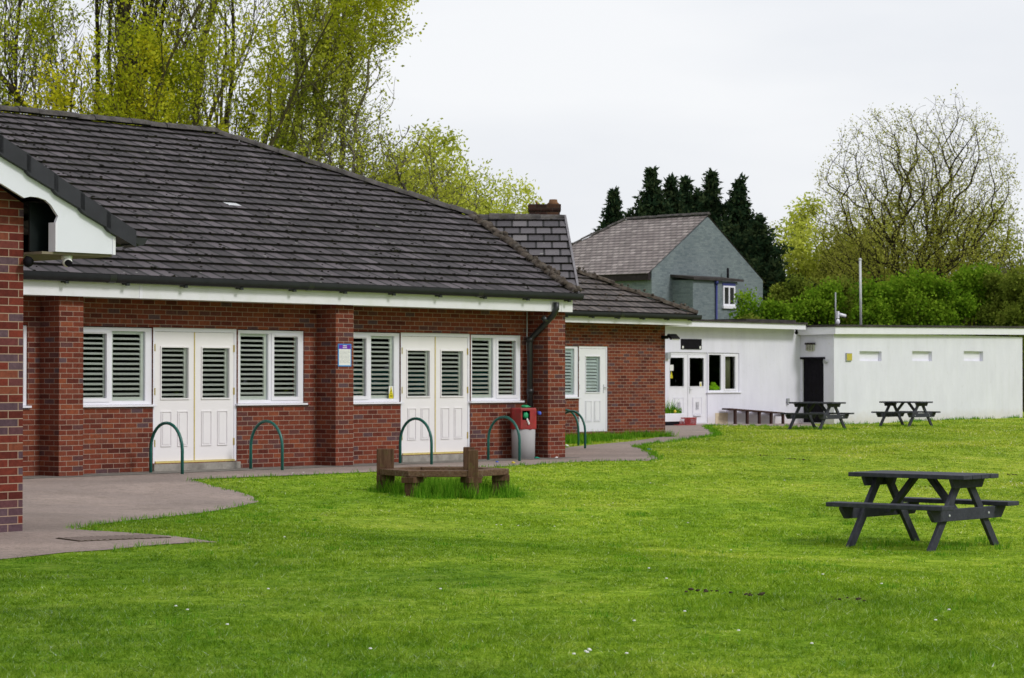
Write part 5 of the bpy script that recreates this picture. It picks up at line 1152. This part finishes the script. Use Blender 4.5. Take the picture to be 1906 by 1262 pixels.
tag(m_.build('earth_crumbs', 'soil'), 'brown crumbs of dug earth in the lawn', 'soil', kind='stuff')
# ================================================================== TREES
def leaves_mesh(pts, size, mat, name, parent, rng, jitter, aspect=1.0, shade=None, vertical=0.0):
    """leaf quads around points; shade per leaf"""
    n = len(pts); p = pts + rng.normal(0, 1, (n, 3)) * jitter
    d = rng.normal(0, 1, (n, 3)); d[:, 2] = d[:, 2] * (1 - vertical) - vertical * 1.5; d /= np.linalg.norm(d, axis=1)[:, None]
    e = np.cross(d, rng.normal(0, 1, (n, 3))); e /= np.linalg.norm(e, axis=1)[:, None]
    s = (size * rng.uniform(.6, 1.3, n))[:, None]
    co = np.stack([p, p + (d * aspect * .5 + e * .42) * s, p + d * aspect * s, p + (d * aspect * .5 - e * .42) * s], 1).astype(np.float32)
    me = bpy.data.meshes.new(name); me.vertices.add(4 * n); me.vertices.foreach_set('co', co.ravel()); me.loops.add(4 * n); me.loops.foreach_set('vertex_index', np.arange(4 * n, dtype=np.int32))
    me.polygons.add(n); me.polygons.foreach_set('loop_start', np.arange(0, 4 * n, 4, dtype=np.int32)); me.update()
    at = me.attributes.new('shade', 'FLOAT', 'FACE'); at.data.foreach_set('value', np.clip(rng.random(n) * .6 + (.2 if shade is None else shade * .55), 0, 1).astype(np.float32))
    me.materials.append(MATS[mat]); o = bpy.data.objects.new(name, me); COL.objects.link(o); o.parent = parent; return o
def branches_mesh(brs, name, mat, parent):
    vs, fs = [], []
    for pts, rs in brs:
        n = 6 if rs[0] > .06 else (4 if rs[0] > .02 else 3); b0 = len(vs); pts = [Vector(p) for p in pts]; ref = Vector((.3, .9, .2))
        for i, p in enumerate(pts):
            t = (pts[min(i + 1, len(pts) - 1)] - pts[max(i - 1, 0)])
            if t.length < 1e-6: t = Vector((0, 0, 1))
            t.normalize(); b = t.cross(ref)
            if b.length < .05: b = t.cross(Vector((1, 0, 0)))
            b.normalize(); c_ = b.cross(t)
            for j in range(n): a = 2 * math.pi * j / n; vs.append(tuple(p + (b * math.cos(a) + c_ * math.sin(a)) * rs[i]))
        for i in range(len(pts) - 1):
            for j in range(n): q_ = (j + 1) % n; fs.append((b0 + i * n + j, b0 + i * n + q_, b0 + (i + 1) * n + q_, b0 + (i + 1) * n + j))
    me = bpy.data.meshes.new(name); me.from_pydata(vs, [], fs); me.polygons.foreach_set('use_smooth', [True] * len(fs)); me.materials.append(MATS[mat])
    o = bpy.data.objects.new(name, me); COL.objects.link(o); o.parent = parent; return o
def tree(name, label, cat, x, y, stems, levels, leaf_cfg, bark, seed, group=None, up=.3, wob=.12, twig_r=.006, zmin_leaf=0, thin=1.0):
    """stems: list of (base offset xy, direction, length, radius, first fork fraction); levels: list of (children per branch, length ratio, angle)"""
    rd = random.Random(seed); t = thing(name, label, cat, (x, y, 0), 0, group); brs = []; tips = []
    def grow(p, d, L_, r, lev, segs):
        pts = [p.copy()]; rs = [r]; d = d.normalized()
        for i in range(segs):
            d = (d + Vector((rd.gauss(0, wob), rd.gauss(0, wob), rd.gauss(0, wob) * .6 + up * .13))).normalized()
            p = p + d * (L_ / segs); pts.append(p.copy()); rs.append(max(twig_r, r * (1 - .8 * (i + 1) / segs)))
        brs.append((pts, rs))
        if lev >= len(levels) - 1:
            for q_ in pts[1:]: tips.append(q_)
        if lev >= len(levels): return
        nc, ratio, ang, f0 = levels[lev]
        nc = int(nc * rd.uniform(.8, 1.2) + .5)
        for k in range(nc):
            f = f0 + (1 - f0) * (k + rd.random()) / nc; ii = min(int(f * segs), segs - 1); fr_ = f * segs - ii; bp = pts[ii].lerp(pts[ii + 1], fr_); bd = (pts[ii + 1] - pts[ii]).normalized()
            ax = bd.cross(Vector((rd.gauss(0, 1), rd.gauss(0, 1), rd.gauss(0, 1))))
            if ax.length < .01: continue
            nd = Matrix.Rotation(R(ang * rd.uniform(.6, 1.3)), 3, ax.normalized()) @ bd
            rr = (rs[ii] * (1 - fr_) + rs[ii + 1] * fr_) * rd.uniform(.4, .6)
            grow(bp, nd, L_ * ratio * rd.uniform(.65, 1.2) * (1.15 - .55 * f), max(twig_r, rr), lev + 1, max(3, segs - 2))
    for (ox, oy), d, L_, r in stems: grow(Vector((ox, oy, -.2)), Vector(d), L_, r, 0, 9)
    branches_mesh(brs, 'trunk', bark, t)
    if leaf_cfg:
        n, size, mat, jit, asp, vert = leaf_cfg; tp = np.array([tuple(q_) for q_ in tips if q_.z > zmin_leaf]); rg_ = np.random.default_rng(seed)
        idx = rg_.integers(0, len(tp), n); P_ = tp[idx]; sh = np.clip(.5 + .5 * lump(P_[:, 0] * 1.0 + P_[:, 2], P_[:, 1] + P_[:, 2] * .5, 1.1, seed + 1), 0, 1)
        # clumped: keep more leaves where a slow noise is high
        kp = rg_.random(n) < np.clip(.55 + .5 * lump(P_[:, 0], P_[:, 1] + P_[:, 2], .8, seed + 2), .12, 1)
        leaves_mesh(P_[kp], size, mat, 'crown', t, rg_, jit, asp, sh[kp], vert)
    return t
def env_tree(name, label, x, y, ells, n, base, leaf_cfg, bark, seed, group=None, tw=.008, expo=2.3, cat='tree', curl=.12, stemz=2.0, up=.25, smooth=9):
    """branches grown towards points spread through a union of ellipsoids (cx,cy,cz,rx,ry,rz,weight); radii follow the pipe model"""
    rd = random.Random(seed); rg_ = np.random.default_rng(seed); t = thing(name, label, cat, (x, y, 0), 0, group)
    w_ = np.array([e[6] for e in ells], float); w_ /= w_.sum(); T = []
    for e, k in zip(ells, (w_ * n).astype(int)):
        q = rg_.normal(0, 1, (k, 3)); q /= np.linalg.norm(q, axis=1)[:, None]; q *= rg_.random((k, 1)) ** .42; T.append(np.array(e[:3]) + q * np.array(e[3:6]))
    T = np.concatenate(T); T = T[T[:, 2] > .8]
    nodes = []; par = []; rdir = []
    for (bx_, by_), (tx_, ty_, tz_) in base:
        prev = -1; k = 7; b = Vector((bx_, by_, -.2)); e = Vector((tx_, ty_, tz_))
        for i in range(k + 1):
            q = b.lerp(e, i / k) + Vector((rd.gauss(0, .05), rd.gauss(0, .05), 0)) * (0 if i == 0 else 1)
            nodes.append(tuple(q)); par.append(prev); prev = len(nodes) - 1; rdir.append((e - b).normalized())
    c0 = np.array([0, 0, stemz]); order = np.argsort(np.linalg.norm(T - c0, axis=1) + rg_.normal(0, .35, len(T))); NP = np.zeros((len(nodes) + len(T) * 4, 3)); m = len(nodes); NP[:m] = nodes
    tips = []
    for ti in order:
        q = T[ti]; d = NP[:m] - q; dist = np.sqrt((d * d).sum(1)); pen = np.maximum(0, d[:, 2]) * 2.2      # dislike growing downwards
        j = int(np.argmin(dist + pen)); L_ = dist[j]
        if L_ < .05: continue
        a = Vector(NP[j]); b = Vector(q); segs = 2 if L_ < .9 else 3; pd = rdir[j]; prev = j; ctrl = a + (pd * .45 + Vector((0, 0, up))) * L_ * .45
        last = a
        for i in range(1, segs + 1):
            f = i / segs; p_ = a * (1 - f) ** 2 + ctrl * 2 * f * (1 - f) + b * f * f + Vector((rd.gauss(0, 1), rd.gauss(0, 1), rd.gauss(0, 1))) * curl * L_ * .18 * (f < 1)
            NP[m] = p_; par.append(prev); rdir.append((p_ - last).normalized() if (p_ - last).length > 1e-4 else pd); last = p_; prev = m; m += 1
        tips.append(prev)
    # straighten limbs: slide every inner node towards the middle of its parent and thickest child
    cnt = np.ones(m); main_c = -np.ones(m, int)
    for i in range(m - 1, -1, -1):
        if par[i] >= 0: cnt[par[i]] += cnt[i]
    for i in range(m):
        q = par[i]
        if q >= 0 and (main_c[q] < 0 or cnt[i] > cnt[main_c[q]]): main_c[q] = i
    pa = np.array(par); inner = np.where((pa >= 0) & (main_c >= 0))[0]
    for _ in range(smooth):
        NP[inner] = .4 * NP[inner] + .3 * NP[pa[inner]] + .3 * NP[main_c[inner]]
    acc = np.zeros(m)
    for i in range(m - 1, -1, -1):
        if acc[i] == 0: acc[i] = tw ** expo
        if par[i] >= 0: acc[par[i]] += acc[i]
    rad = acc ** (1 / expo); brs = []
    for i in range(m):
        if par[i] >= 0: brs.append(([tuple(NP[par[i]]), tuple(NP[i])], [min(rad[par[i]], rad[i] * 1.35), rad[i]]))
    branches_mesh(brs, 'trunk', bark, t)
    if leaf_cfg:
        nl, size, mat, jit, asp, vert = leaf_cfg; tp = NP[tips]; idx = rg_.integers(0, len(tp), nl); P_ = tp[idx]
        sh = np.clip(.5 + .5 * lump(P_[:, 0] + P_[:, 2], P_[:, 1] + P_[:, 2] * .5, 1.1, seed + 1), 0, 1); kp = rg_.random(nl) < np.clip(.6 + .45 * lump(P_[:, 0], P_[:, 1] + P_[:, 2], 1.0, seed + 2), .15, 1)
        leaves_mesh(P_[kp], size, mat, 'crown', t, rg_, jit, asp, sh[kp], vert)
    return t
def tx(px, Z): return W(px, Z)
BG = 'tall trees behind the long brick building'
def fan(n, spread, L_, r, rd, depth=.25, back=.6, base=0): return [((base * (i / (n - 1) * 2 - 1) + rd.uniform(-.4, .4) * back, rd.uniform(-.4, .4) * back), (math.sin(a), rd.uniform(-depth, depth), math.cos(a)), L_ * rd.uniform(.85, 1.1), r * rd.uniform(.75, 1.15)) for i, a in enumerate([spread * (i / (n - 1) * 2 - 1) + rd.uniform(-.04, .04) for i in range(n)])]
rd = random.Random(2)
tree('tall_tree', 'tallest tree with thick dark trunk and many upright limbs behind the brick roof', 'tree', tx(318, 74), 74, [((0, 0), (-.02, 0, 1), 19, .46)] + fan(6, .34, 17, .2, rd), [(10, .36, 26, .25), (8, .42, 28, .2), (5, .45, 35, .1)], (12000, .085, 'leaf_maple', .1, 1.2, .0), 'bark_dark', 11, BG, up=.9, zmin_leaf=5, twig_r=.008)
tree('tall_tree', 'tall tree forked into two leaning dark stems, right of the thick trunk', 'tree', tx(425, 70), 70, [((0, 0), (.13, 0, 1), 18, .24), ((.2, .3), (.2, .02, 1), 18, .2), ((-.3, .2), (-.06, 0, 1), 16, .12)], [(12, .32, 24, .2), (9, .42, 26, .2), (5, .45, 32, .1)], (17000, .08, 'leaf_poplar', .1, 1.2, 0), 'bark_olive', 12, BG, up=1.0, zmin_leaf=4, twig_r=.008)
env_tree('poplar', 'fan of slender upright stems with fresh yellow-green leaves, right end of the tall trees', tx(600, 66), 66, [(-.3, 0, 9.5, 1.5, 1.3, 5.5, 1), (.8, 0, 9.6, 1.2, 1.1, 5.2, 1), (0, 0, 6.2, 1.3, 1.2, 3.0, .5), (.2, 0, 13, 1.7, 1.2, 3.5, .5), (1.5, 0, 6.2, .9, .9, 2.4, .4)], 5600, [((-.9, 0), (-1.3, 0, 9)), ((-.5, .2), (-.7, .1, 11)), ((-.1, 0), (-.1, 0, 13)), ((.2, .1), (.6, .1, 11)), ((.5, 0), (1.2, 0, 9)), ((.7, .2), (1.6, 0, 7))], (66000, .07, 'leaf_poplar', .08, 1.2, 0), 'bark_light', 13, BG, tw=.0055, stemz=4, up=.6)
rd = random.Random(4)
tree('maple', 'golden-leaved maple at the far left above the roof ridge', 'tree', tx(35, 60), 60, fan(5, .5, 8.2, .1, rd), [(8, .45, 38, .2), (7, .45, 38, .15), (5, .45, 40, .1)], (48000, .085, 'leaf_maple_gold', .17, 1.1, 0), 'bark_dark', 14, BG, up=.6, zmin_leaf=4)
tree('maple', 'bright green maple over the left part of the roof, next to the golden one', 'tree', tx(165, 62), 62, fan(6, .4, 12, .12, rd), [(8, .42, 36, .2), (7, .45, 36, .15), (5, .45, 40, .1)], (60000, .085, 'leaf_maple', .18, 1.1, 0), 'bark_olive', 15, BG, up=.8, zmin_leaf=4)
tree('maple', 'dense yellow-green young tree hiding the foot of the thick dark trunk', 'tree', tx(275, 61), 61, fan(5, .4, 7.2, .09, rd), [(8, .42, 34, .2), (7, .45, 36, .15), (5, .45, 40, .1)], (36000, .085, 'leaf_maple', .17, 1.1, 0), 'bark_olive', 16, BG, up=.8, zmin_leaf=4)
tree('maple', 'slim coppery green young tree between thick trunk and forked stems', 'tree', tx(395, 63), 63, fan(4, .22, 7.6, .07, rd), [(7, .42, 30, .2), (6, .45, 34, .15), (5, .45, 40, .1)], (13000, .09, 'leaf_maple', .14, 1.1, 0), 'bark_olive', 17, BG, up=1, zmin_leaf=4)
tree('tall_tree', 'slender tall tree rising from behind the golden maple at the photo edge', 'tree', tx(110, 76), 76, fan(5, .3, 17, .14, rd), [(9, .38, 28, .25), (7, .42, 30, .2), (5, .45, 35, .1)], (20000, .09, 'leaf_poplar', .14, 1.1, 0), 'bark_dark', 18, BG, up=1, zmin_leaf=5, twig_r=.009)
env_tree('bare_tree', 'almost leafless spreading tree leaning right above the roof hip', tx(690, 58), 58, [(-.6, 0, 5.9, 1.6, 1.2, 2.4, 1), (.7, 0, 5.7, 1.5, 1.2, 1.9, 1), (1.7, 0, 5.2, 1.2, 1.1, 1.4, .6), (-1.4, 0, 5.4, 1.2, 1, 1.8, .5)], 3400, [((-.5, 0), (-.7, 0, 3.8)), ((-.2, 0), (.1, 0, 3.9)), ((0, 0), (.8, 0, 3.7))], (15000, .065, 'leaf_poplar', .09, 1.1, 0), 'bark_grey', 19, BG, tw=.006, stemz=3, up=.2)
tree('small_tree', 'low bright green tree just above the roof slope below the poplar', 'tree', tx(560, 60), 60, fan(5, .75, 4.8, .07, rd), [(7, .45, 40, .2), (6, .5, 40, .15)], (16000, .09, 'leaf_fresh', .2, 1.1, 0), 'bark_grey', 20, BG, up=.3, zmin_leaf=2)
tree('small_tree', 'low green tree peeping above the roof hip below the bare tree', 'tree', tx(720, 60), 60, fan(4, .6, 3.7, .06, rd), [(7, .45, 40, .2), (6, .5, 40, .15)], (9000, .09, 'leaf_fresh', .2, 1.1, 0), 'bark_grey', 21, BG, up=.3, zmin_leaf=2)
WG = 'yellow-green willows behind the roofs'
for i, (px_, Z_, H_, lab) in enumerate(((800, 68, 8.4, 'yellow-green willow tangled with the bare branches above the roof hip'), (880, 78, 8.2, 'rounded yellow-green willow midway between bare tree and chimney'), (950, 80, 7.9, 'pale yellow-green willow just left of the chimney'))):
    env_tree('willow', lab, tx(px_, Z_), Z_, [(0, 0, H_ * .68, 1.35, 1.3, H_ * .36, 1), (-.9, 0, H_ * .55, 1.1, 1, H_ * .38, .6), (.9, 0, H_ * .52, 1.0, 1, H_ * .36, .6)], 1500, [((0, 0), (0, 0, H_ * .35)), ((.2, 0), (.5, 0, H_ * .35))], (52000, .075, 'leaf_willow', .14, 1.8, .3), 'bark_olive', 31 + i, WG, tw=.006)
rd = random.Random(9)
tree('willow', 'tall pale yellow-green willow right of the dark conifers', 'tree', tx(1502, 122), 122, fan(9, .42, 8.8, .1, rd, .3), [(9, .38, 34, .15), (8, .5, 38, .1), (5, .5, 40, .1)], (60000, .13, 'leaf_willow', .24, 1.8, .3), 'bark_olive', 40, up=.4, zmin_leaf=2)
# the big oak
oz = 108
env_tree('oak_tree', 'large spreading oak, nearly bare with sparse yellow leaves, behind the clubhouse', tx(1708, oz), oz, [(-1.3, 0, 9.0, 3.5, 3.2, 4.7, 1), (1.45, 0, 9.2, 3.2, 3.0, 5.1, 1), (-2.2, 0, 7.2, 2.5, 2.4, 2.6, .3), (2.3, 0, 7.4, 2.3, 2.2, 2.6, .25)], 8500, [((-.5, 0), (-.9, 0, 6.8)), ((-.35, .2), (-.1, .1, 7.4)), ((.45, .1), (1.15, 0, 8.6))], (60000, .075, 'leaf_oak', .12, 1.1, 0), 'bark_dark', 50, tw=.0065, expo=2.2, stemz=5.0, up=.55)
rd = random.Random(10)
for i, (px_, Z_, H_, lab) in enumerate(((1590, 118, 8.0, 'olive green shrubby tree under the left limbs of the oak'), (1660, 120, 8.6, 'olive green tree in the middle behind the oak trunks'), (1770, 120, 8.4, 'olive green tree behind the right-hand oak stem'), (1850, 116, 8.0, 'olive green tree beneath the right limbs of the oak'))):
    env_tree('scrub_tree', lab, tx(px_, Z_), Z_, [(0, 0, H_ * .62, 1.9, 1.8, H_ * .62, 1), (-.9, 0, H_ * .45, 1.5, 1.4, H_ * .5, .5), (.9, 0, H_ * .5, 1.5, 1.4, H_ * .5, .5)], 1500, [((0, 0), (0, 0, H_ * .35)), ((.3, 0), (.6, 0, H_ * .3))], (42000, .12, 'leaf_olive', .2, 1.1, 0), 'bark_olive', 60 + i, 'scrubby trees around the oak', tw=.009)
tree('bare_tree', 'thin leafless tree at the right edge of the photo', 'tree', tx(1893, 100), 100, [((0, 0), (0, 0, 1), 8.2, .07), ((.1, 0), (.12, 0, 1), 7.2, .05), ((-.4, 0), (-.1, 0, 1), 5.6, .05)], [(9, .3, 38, .3), (6, .45, 38, .2), (4, .5, 38, .1)], (500, .1, 'leaf_olive', .1, 1.1, 0), 'bark_grey', 70, up=.5, twig_r=.009)
# conifers
def conifer(lab, px_, Z_, top, wid, seed, group='dark conifers behind the grey house'):
    x = tx(px_, Z_); H_ = EYE + (HY - top) * Z_ / F; t = thing('conifer', lab, 'tree', (x, Z_, 0), 0, group); rd = random.Random(seed); rg_ = np.random.default_rng(seed)
    brs = [([(0, 0, -.1), (0, 0, H_ * .5), (rd.uniform(-.05, .05), 0, H_)], [.2, .1, .012])]; P_, D_, SH = [], [], []
    nb = 300
    for i in range(nb):
        f = ((i + rd.random()) / nb) ** .85; zb_ = .6 + (H_ - .75) * f; a = rd.uniform(0, 6.283); L_ = min(wid, .2 * (H_ - zb_) + .05 * (H_ - zb_) ** 2 + .04) * rd.uniform(.4, 1.35); rise = rd.uniform(.0, .5) + .35 * f
        p0 = Vector((0, 0, zb_)); d = Vector((math.cos(a), math.sin(a), rise)).normalized(); p1 = p0 + d * L_; brs.append(([p0, p0.lerp(p1, .5) - Vector((0, 0, .04 * L_)), p1], [.02, .012, .006]))
        n = int(10 + 62 * L_); s_ = rg_.random(n) ** .65; base = np.array(p0)[None] + np.array(d)[None] * (s_ * L_ * 1.04)[:, None]; base[:, 2] -= .12 * L_ * s_ * (1 - s_)
        off = rg_.normal(0, 1, (n, 3)) * (.05 + .13 * L_ * (1 - s_ * .75) * .9)[:, None]; off[:, 2] *= .5; P_.append(base + off); SH.append(np.full(n, rd.random()) * .5 + .5 * s_ * .6)
    branches_mesh(brs, 'trunk', 'bark_dark', t); P_ = np.concatenate(P_); SH = np.concatenate(SH); leaves_mesh(P_, .14, 'needle', 'crown', t, rg_, .03, 2.2, SH, .0)
conifer('small dark conifer, leftmost of the group above the slate roof', 1143, 118, 352, 1.7, 80)
conifer('tall pointed conifer, second from the left above the slate roof', 1212, 116, 310, 2.3, 81)
conifer('narrow conifer, third from the left above the slate roof', 1250, 117, 326, 1.5, 82)
conifer('narrow conifer just left of the gable peak', 1277, 120, 328, 1.6, 83)
conifer('bushy conifer with double tip right behind the gable peak', 1325, 115, 316, 2.4, 84)
conifer('broad dark conifer, rightmost of the group beside the grey gable', 1378, 114, 330, 3.3, 85)
conifer('low dark conifer filling the gap between the slate roof and the broad conifer', 1300, 119, 352, 2.2, 86)
conifer('short dark conifer at the foot of the broad one, right of the grey gable', 1415, 112, 400, 2.0, 87)
# bushes of the hedge behind the clubhouse
def bush(lab, px_, Z_, top, w_, seed, mat='leaf_bush', n=19000, size=.11, group='leafy bushes behind the clubhouse', name='bush'):
    x = tx(px_, Z_); H_ = EYE + (HY - top) * Z_ / F; t = thing(name, lab, 'bush', (x, Z_, 0), 0, group); rd = random.Random(seed); rg_ = np.random.default_rng(seed); P_, SH, brs = [], [], []
    cl_ = 42
    for i in range(cl_):
        a = rd.uniform(0, 6.283); f = rd.random(); zc_ = H_ * (.12 + .76 * f ** .8); rr = w_ * math.sqrt(max(.05, 1 - (zc_ / H_) ** 2.2)) * rd.uniform(.3, .95); c_ = np.array([rr * math.cos(a), rr * math.sin(a) * .8, zc_]); s_ = rd.uniform(.35, .9) * w_ * .38
        k = n // cl_; q_ = rg_.normal(0, 1, (k, 3)); q_ /= np.linalg.norm(q_, axis=1)[:, None]; q_ *= (s_ * (rg_.random((k, 1)) ** .5 + .6 * rg_.random((k, 1)) * (rg_.random((k, 1)) > .75))); q_[:, 2] *= 1.0
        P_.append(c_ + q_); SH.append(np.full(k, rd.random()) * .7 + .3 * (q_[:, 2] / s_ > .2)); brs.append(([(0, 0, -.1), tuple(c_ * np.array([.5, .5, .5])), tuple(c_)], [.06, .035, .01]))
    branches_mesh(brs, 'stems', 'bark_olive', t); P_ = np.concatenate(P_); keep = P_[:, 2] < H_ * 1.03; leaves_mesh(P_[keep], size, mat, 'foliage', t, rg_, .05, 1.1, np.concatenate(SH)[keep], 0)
bl_ = [(1418, 92, 528, 1.5, 'leaf_bush', 'round bright bush at the right foot of the grey house'), (1395, 88, 575, .9, 'leaf_bush_dull', 'low dull bush rising just over the flat roof by the grey house'), (1465, 96, 498, 1.7, 'leaf_bush_dull', 'olive bush below the yellow willow'), (1520, 94, 512, 1.7, 'leaf_bush', 'green bush behind the thin roof mast'), (1572, 96, 496, 1.7, 'leaf_bush_dull', 'dull green bush left of the flagpole'), (1630, 93, 508, 1.8, 'leaf_bush', 'green bush just right of the flagpole'), (1690, 96, 498, 1.7, 'leaf_bush', 'green bush under the oak trunks'), (1748, 93, 486, 1.9, 'leaf_bush', 'brightest green bush below the right-hand oak stem'), (1812, 95, 478, 1.8, 'leaf_bush', 'green bush above the right-hand slot window'), (1868, 94, 486, 1.5, 'leaf_bush_dull', 'dull olive bush near the right edge of the hedge'), (1915, 90, 480, 1.5, 'leaf_bush_dull', 'dull bush cut off by the right photo edge'), (1490, 101, 560, 2.0, 'leaf_bush_dull', 'low bush filling the hedge behind the flat roof join')]
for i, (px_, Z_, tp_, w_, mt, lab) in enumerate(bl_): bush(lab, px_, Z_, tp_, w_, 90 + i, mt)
# a wood beyond the right-hand side of the field, outside the frame: it is what the windows mirror
def wood(name, lab, pts, H_, n, seed):
    rg_ = np.random.default_rng(seed); P_ = []
    for i in range(len(pts) - 1):
        (x0, y0), (x1, y1) = pts[i], pts[i + 1]; k = n // (len(pts) - 1); t_ = rg_.random(k); hx = H_ * (.75 + .25 * np.sin(t_ * 23 + i) * np.cos(t_ * 9)); P_.append(np.stack([x0 + (x1 - x0) * t_ + rg_.normal(0, 1.6, k), y0 + (y1 - y0) * t_ + rg_.normal(0, 1.6, k), rg_.random(k) ** .8 * hx], -1))
    P_ = np.concatenate(P_); o = leaves_mesh(P_, .75, 'leaf_wood', name, None, rg_, .2, 1.1, rg_.random(len(P_)), 0); tag(o, lab, 'wood', kind='stuff')
wood('unseen_far_wood', 'unseen dark leafy wood outside the frame, along the right side of the field', [(46, 20), (52, 40), (58, 70), (62, 95)], 15, 42000, 7)
print('faces', sum(len(o.data.polygons) for o in bpy.data.objects if o.type == 'MESH'))
